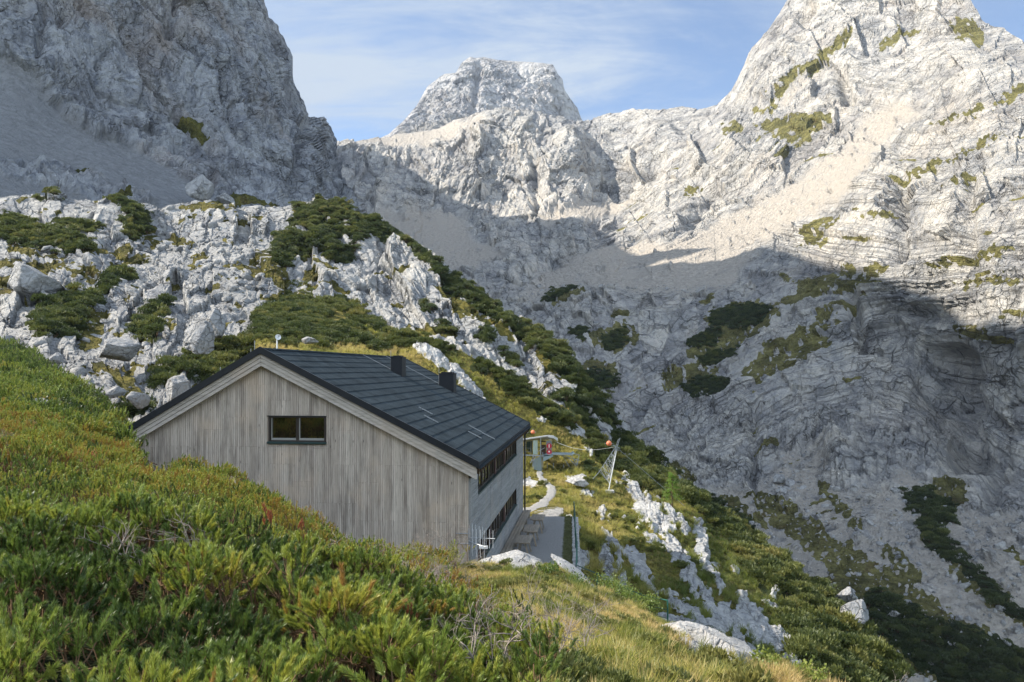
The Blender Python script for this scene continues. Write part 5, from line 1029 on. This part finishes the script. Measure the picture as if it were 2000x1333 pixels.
# ------------------------------------------------------------ single rocks one can point at
def boulder(pos, rad, seed, label, aniso=(1, .8, .7), rz=0, tilt=0, mat=None, sink=.25, name='boulder'):
    o = rock_np(name, mat or M_rock, rad, seed, 5, aniso, .9); o.location = Vector(pos)+Vector((0, 0, rad*aniso[2]*(1-2*sink)*.5)); o.rotation_euler = (0, tilt, rz); link(o); tag(o, label, 'boulder', 'single boulders around the hut')
M_rock = rockmat('boulder_limestone', .35, light=(.58, .56, .53), dark=(.40, .40, .40), crack=.45, streak=.3)
M_rockf = rockmat('far_boulder_limestone', 1.2, light=(.50, .49, .47), dark=(.33, .34, .36), crack=.4, streak=.3)
boulder(up(1003, 1112, 26), 1.75, 61, 'broad white boulder dome in the grass at the near end of the terrace', (1, .75, .42), .1, 0, sink=.45)
boulder(up(1122, 1128, 24.5), 1.15, 62, 'long low white rock slab at the grass edge beside the railing', (1, .5, .22), -.5, .55)
boulder(up(87, 796, 28.5), .52, 63, 'white oval boulder alone on the green hillside left of the hut', (1, .8, .62), .4, .35)
boulder(up(1128, 944, 61), 1.05, 64, 'pale flat slab lying in the grass below the cableway ramp', (1.3, .7, .42), -.25, .12)
boulder(up(1360, 1262, 16.2), .85, 65, 'grey cracked rock outcrop at the rim of the near grass slope', (1.15, .8, .42), -.3, .3, sink=.1)
boulder(up(1428, 1292, 14.8), .85, 66, 'white flat outcrop beside the small path at the bottom edge', (1.1, .9, .35), -.3, .35, sink=.05)
boulder(up(1392, 1268, 14.9), .13, 67, 'small round stone between two outcrops on the grass rim', (1, .9, .8))
boulder(up(32, 800, 27), .14, 68, 'small pale stone in the hillside pines beside the oval boulder', (1.2, .8, .6))
boulder(up(85, 733, 40), .32, 69, 'thin pale stone high in the hillside pines', (1.5, .7, .5), 0, .3)
boulder(up(395, 372, 215), 5.2, 70, 'great pale block at the foot of the shaded cliff', (1, .8, .75), .5, 0, M_rockf)
boulder(up(440, 395, 208), 3.2, 71, 'smaller pale block right of the great block under the cliff', (1, .8, .8), .2, 0, M_rockf)
boulder(up(82, 420, 160), 3.0, 72, 'rounded pale boulder above the dark pines on the upper karst slope', (1, .8, 1.0), .2, 0, M_rockf)
for px, py, Y, r, sd_, lb in ((395, 672, 66, 2.1, 73, 'tall bright pointed rock above the dark pines behind the hut roof'), (345, 772, 52, 1.35, 74, 'leaning bright rock slab just above the left roof edge'), (420, 640, 78, 1.6, 75, 'bright rock block above the tall pointed rock'), (232, 690, 66, 2.3, 76, 'smooth rounded pale rock bulge in the karst slope'), (60, 560, 90, 3.9, 77, 'large tilted white slab on the left karst slope'), (270, 782, 52, 1.0, 78, 'pale block in the gully left of the roof edge'), (228, 768, 54, .8, 79, 'small lit block at the gully edge under the pines'), (110, 706, 62, .9, 80, 'bright block at the top of the pine hillside'), (605, 668, 76, .9, 81, 'grey rock in the pines right behind the roof ridge')):
    boulder(up(px, py, Y), r, sd_, lb, (.8, .7, 1.15) if 'tall' in lb or 'leaning' in lb else (1.1, .8, .7), .4, .35 if 'slab' in lb else 0, M_rockf, .3)
for px, py, Y, r, sd_, lb in ((1522, 942, 252, 3.0, 82, 'upper left of the four large blocks on the valley scree'), (1545, 950, 250, 2.8, 83, 'upper right of the four large blocks on the valley scree'), (1528, 968, 246, 3.1, 84, 'lowest squarish one of the four large blocks on the valley scree'), (1570, 962, 246, 2.4, 85, 'upright block beside the green strip on the valley scree'), (1655, 1170, 50, .85, 86, 'white rock in the dark pines at the right rim of the spur'), (1672, 1215, 47.5, 1.5, 87, 'big sunlit white rock at the right rim of the spur')):
    boulder(up(px, py, Y), r, sd_, lb, (1, .8, .8), .3, .5 if 'spur' in lb else .1, M_rockf, .15)

# ------------------------------------------------------------ single plants
def bush(pos, rad, seed, label, mat, tint, n=260, cat='shrub', name='leafy_shrub', h=.8, leaf=.05):
    t = empty(name, tuple(pos), 0, label, cat); rg = random.Random(seed); S_ = TM(); Lf = TM()
    for k in range(9):
        a = rg.uniform(0, 6.283); tip = Vector((math.cos(a)*rad*rg.uniform(.2, .8), math.sin(a)*rad*rg.uniform(.2, .8), rad*h*rg.uniform(.5, 1)))
        S_.stem([Vector((0, 0, -.2)), tip*.5+rv(rg, .06*rad), tip], .018*rad, .006*rad, 5)
        for j in range(n//9):
            p = tip*rg.uniform(.45, 1.05)+rv(rg, .17*rad); u = rv(rg).normalized(); u.z = abs(u.z); s = u.cross(rv(rg)).normalized()*leaf*.4; q = p+u*leaf
            Lf.tri(p, p+u*leaf*.5+s, q, 1, rg.random()); Lf.tri(p, q, p+u*leaf*.5-s, 1, rg.random())
    for nm, X in (('stem', S_), ('foliage', Lf)):
        o = X.obj(nm, mat); link(o); o.parent = t; o.data.attributes.new('tint', 'FLOAT', 'POINT').data.foreach_set('value', np.full(len(o.data.vertices), tint, np.float32))
    return t
M_leafo = leafmat('shrub_leaves', [(0, (.035, .07, .015)), (.5, (.10, .15, .03)), (1, (.24, .25, .05))], .35, part=True)
M_larch = leafmat('larch_needles', [(0, (.05, .11, .015)), (1, (.13, .24, .03))], .45, part=True)
M_redn = leafmat('rusty_needles', [(0, (.26, .07, .03)), (1, (.42, .15, .07))], .3, part=True)
M_pineo = leafmat('single_pine_needles', [(0, (.022, .05, .010)), (.5, (.05, .095, .018)), (1, (.12, .13, .03))], .35, part=True)
for px, py, Y, r, lb, tn in ((1190, 1158, 24.5, .6, 'light green leafy shrub at the grass edge under the railing', .6), (1225, 1178, 23, .6, 'light green leafy shrub below the middle of the railing', .5), (1262, 1196, 21.5, .5, 'low leafy shrub beside the last post of the railing', .55), (1495, 1318, 13.4, .40, 'bright shrub right of the white outcrop at the bottom edge', .75), (1540, 1338, 12.8, .42, 'bright shrub in the bottom corner of the grass rim', .7), (1580, 1352, 12.4, .4, 'last bright shrub at the bottom of the grass rim', .8), (1120, 1155, 21, .5, 'dark green shrub in the grass behind the low rock slab', .2), (1075, 1130, 22.5, .45, 'dark shrub right below the white boulder dome', .25)):
    bush(up(px, py, Y), r, int(px), lb, M_leafo, tn, 700, leaf=.055)
for px, py, Y, r, lb in ((600, 640, 84, 3.0, 'round dark dwarf pine clump right behind the roof ridge'), (470, 690, 70, 1.7, 'dark dwarf pine above the left roof slope'), (380, 722, 64, 1.8, 'wide dwarf pine between bright rocks left of the ridge')):
    pass
# a young larch, paler than the pines round it
t = empty('young_larch', tuple(up(1312, 985, 60)), 0, 'young bright green larch among the dark pines of the spur', 'tree')
rg = random.Random(8); S_ = TM(); Lf = TM(); S_.stem([Vector((0, 0, -.4)), Vector((.05, 0, 1.2)), Vector((0, .02, 2.5))], .07, .015, 7)
for k in range(60):
    z = .25+2.1*k/60; a = rg.uniform(0, 6.283); l = .85*(1-(z-.1)/2.7)+.1; e = Vector((math.cos(a)*l, math.sin(a)*l, z-.05+.1*rg.random())); S_.stem([Vector((0, 0, z)), e], .012, .004, 3)
    for j in range(40): p = Vector((0, 0, z)).lerp(e, rg.uniform(.25, 1))+rv(rg, .05); u = rv(rg).normalized(); s = u.cross(rv(rg)).normalized()*.018; Lf.tri(p-s, p+s, p+u*.11, 1, rg.random())
for nm, X in (('trunk', S_), ('crown', Lf)):
    o = X.obj(nm, M_larch); link(o); o.parent = t; o.data.attributes.new('tint', 'FLOAT', 'POINT').data.foreach_set('value', np.full(len(o.data.vertices), .7, np.float32))
# bare twiggy shrubs and dead sticks
def twiggy(pos, rad, seed, n, label, name='bare_shrub', cat='bare shrub', r0=.006, flat=.7):
    rg = random.Random(seed); v = MB()
    def grow(p, d, l, r, lev):
        pts = [p]; q = p
        for k in range(3): d = (d+rv(rg, .22)).normalized(); q = q+d*l/3; pts.append(q)
        v.tube(pts, r, 4, taper=r*.55)
        if lev:
            for _ in range(rg.randint(2, 4)): grow(pts[rg.randint(1, 3)], (d+rv(rg, .55)).normalized(), l*.65, r*.6, lev-1)
    for k in range(n):
        a = rg.uniform(0, 6.283); grow(Vector((rg.gauss(0, .12*rad), rg.gauss(0, .12*rad), -.05)), Vector((math.cos(a)*rg.uniform(.3, 1.3), math.sin(a)*rg.uniform(.3, 1.3), flat)).normalized(), rad*.55, r0, 3)
    o = v.build(name, M_twig, smooth=True); o.location = pos; tag(o, label, cat)
twiggy(Vector(up(1090, 1270, 8.2)), .8, 1, 13, 'wide grey tangle of bare twigs at the border of pines and grass')
twiggy(Vector(up(1130, 1290, 7.8)), .6, 5, 9, 'lower grey tangle of bare twigs spilling into the grass')
twiggy(Vector(up(892, 1120, 21)), 1.7, 2, 10, 'pale bare shrub in front of the near hut corner', flat=1.2)
twiggy(Vector(up(815, 1110, 20)), .9, 6, 5, 'small bare shrub against the foot of the board gable', flat=1.2)
for k, (px, py, Y, h) in enumerate(((775, 1180, 10.5, .8), (765, 1200, 9.5, .6), (790, 1190, 10, .55), (668, 1210, 7.5, .5), (722, 1170, 10, .5), (930, 1320, 5, .35), (1005, 1320, 5.2, .4), (640, 1160, 9, .5))):
    twiggy(Vector(up(px, py, Y))+Vector((0, 0, .12)), h*1.25, 30+k, 2, ('tall', 'slim', 'short', 'crooked', 'forked', 'leaning', 'pale', 'thin')[k]+' dead stick among the near pines '+('below the middle of the gable', 'left of the tallest stick', 'right of the tallest stick', 'under the red needles', 'below the gable foot', 'near the bottom border of the grass', 'beside the bottom grass tangle', 'left of the crooked stick')[k], 'dead_stick', 'dead stick', .008, 2.2)
for k, (px, py, Y, s, lb) in enumerate(((520, 1062, 9.2, 1.0, 'bright rust red dead pine tip standing above the thicket'), (590, 1085, 9, .7, 'small orange dead pine tip right of the bright red one'), (800, 1275, 6.2, .6, 'brown dead pine tip low among the near pines'), (716, 1190, 8.5, .5, 'faded red dead pine tip near the dead sticks'), (180, 925, 14, .9, 'orange tinged pine tip in the far part of the thicket'))):
    rg = random.Random(70+k); T = TM(); T.stem([Vector((0, 0, -.5)), Vector((0, 0, .05))], .009, .005, 5)
    for j in range(5): b = Vector((rg.uniform(-.06, .06), rg.uniform(-.05, .05), rg.uniform(-.05, .2))); T.stem([Vector((0, 0, -.1)), b], .005, .003, 4); shoot(T, rg, b, Vector((rg.uniform(-.3, .3), 0, 1)), .11, 60, .045, .004, .5)
    o = T.obj('dead_pine_tip', M_redn); link(o); o.location = Vector(up(px, py, Y))+Vector((0, 0, .16)); o.scale = (s*1.25,)*3; o.data.attributes.new('tint', 'FLOAT', 'POINT').data.foreach_set('value', np.full(len(o.data.vertices), .5, np.float32)); tag(o, lb, 'dead pine tip')

# ------------------------------------------------------------ the air of the valley
m, T = new_mat('valley_air'); T.n('ShaderNodeOutputMaterial', {'Volume': T.n('ShaderNodeVolumePrincipled', {'Color': (.72, .82, 1, 1), 'Density': .00005, 'Anisotropy': .0}).outputs[0]})
b = MB(); b.box(-900, -60, -142, 1100, 2300, 640); hz = b.build('haze', m); tag(hz, 'thin blue air filling the valley', 'haze', kind='stuff')
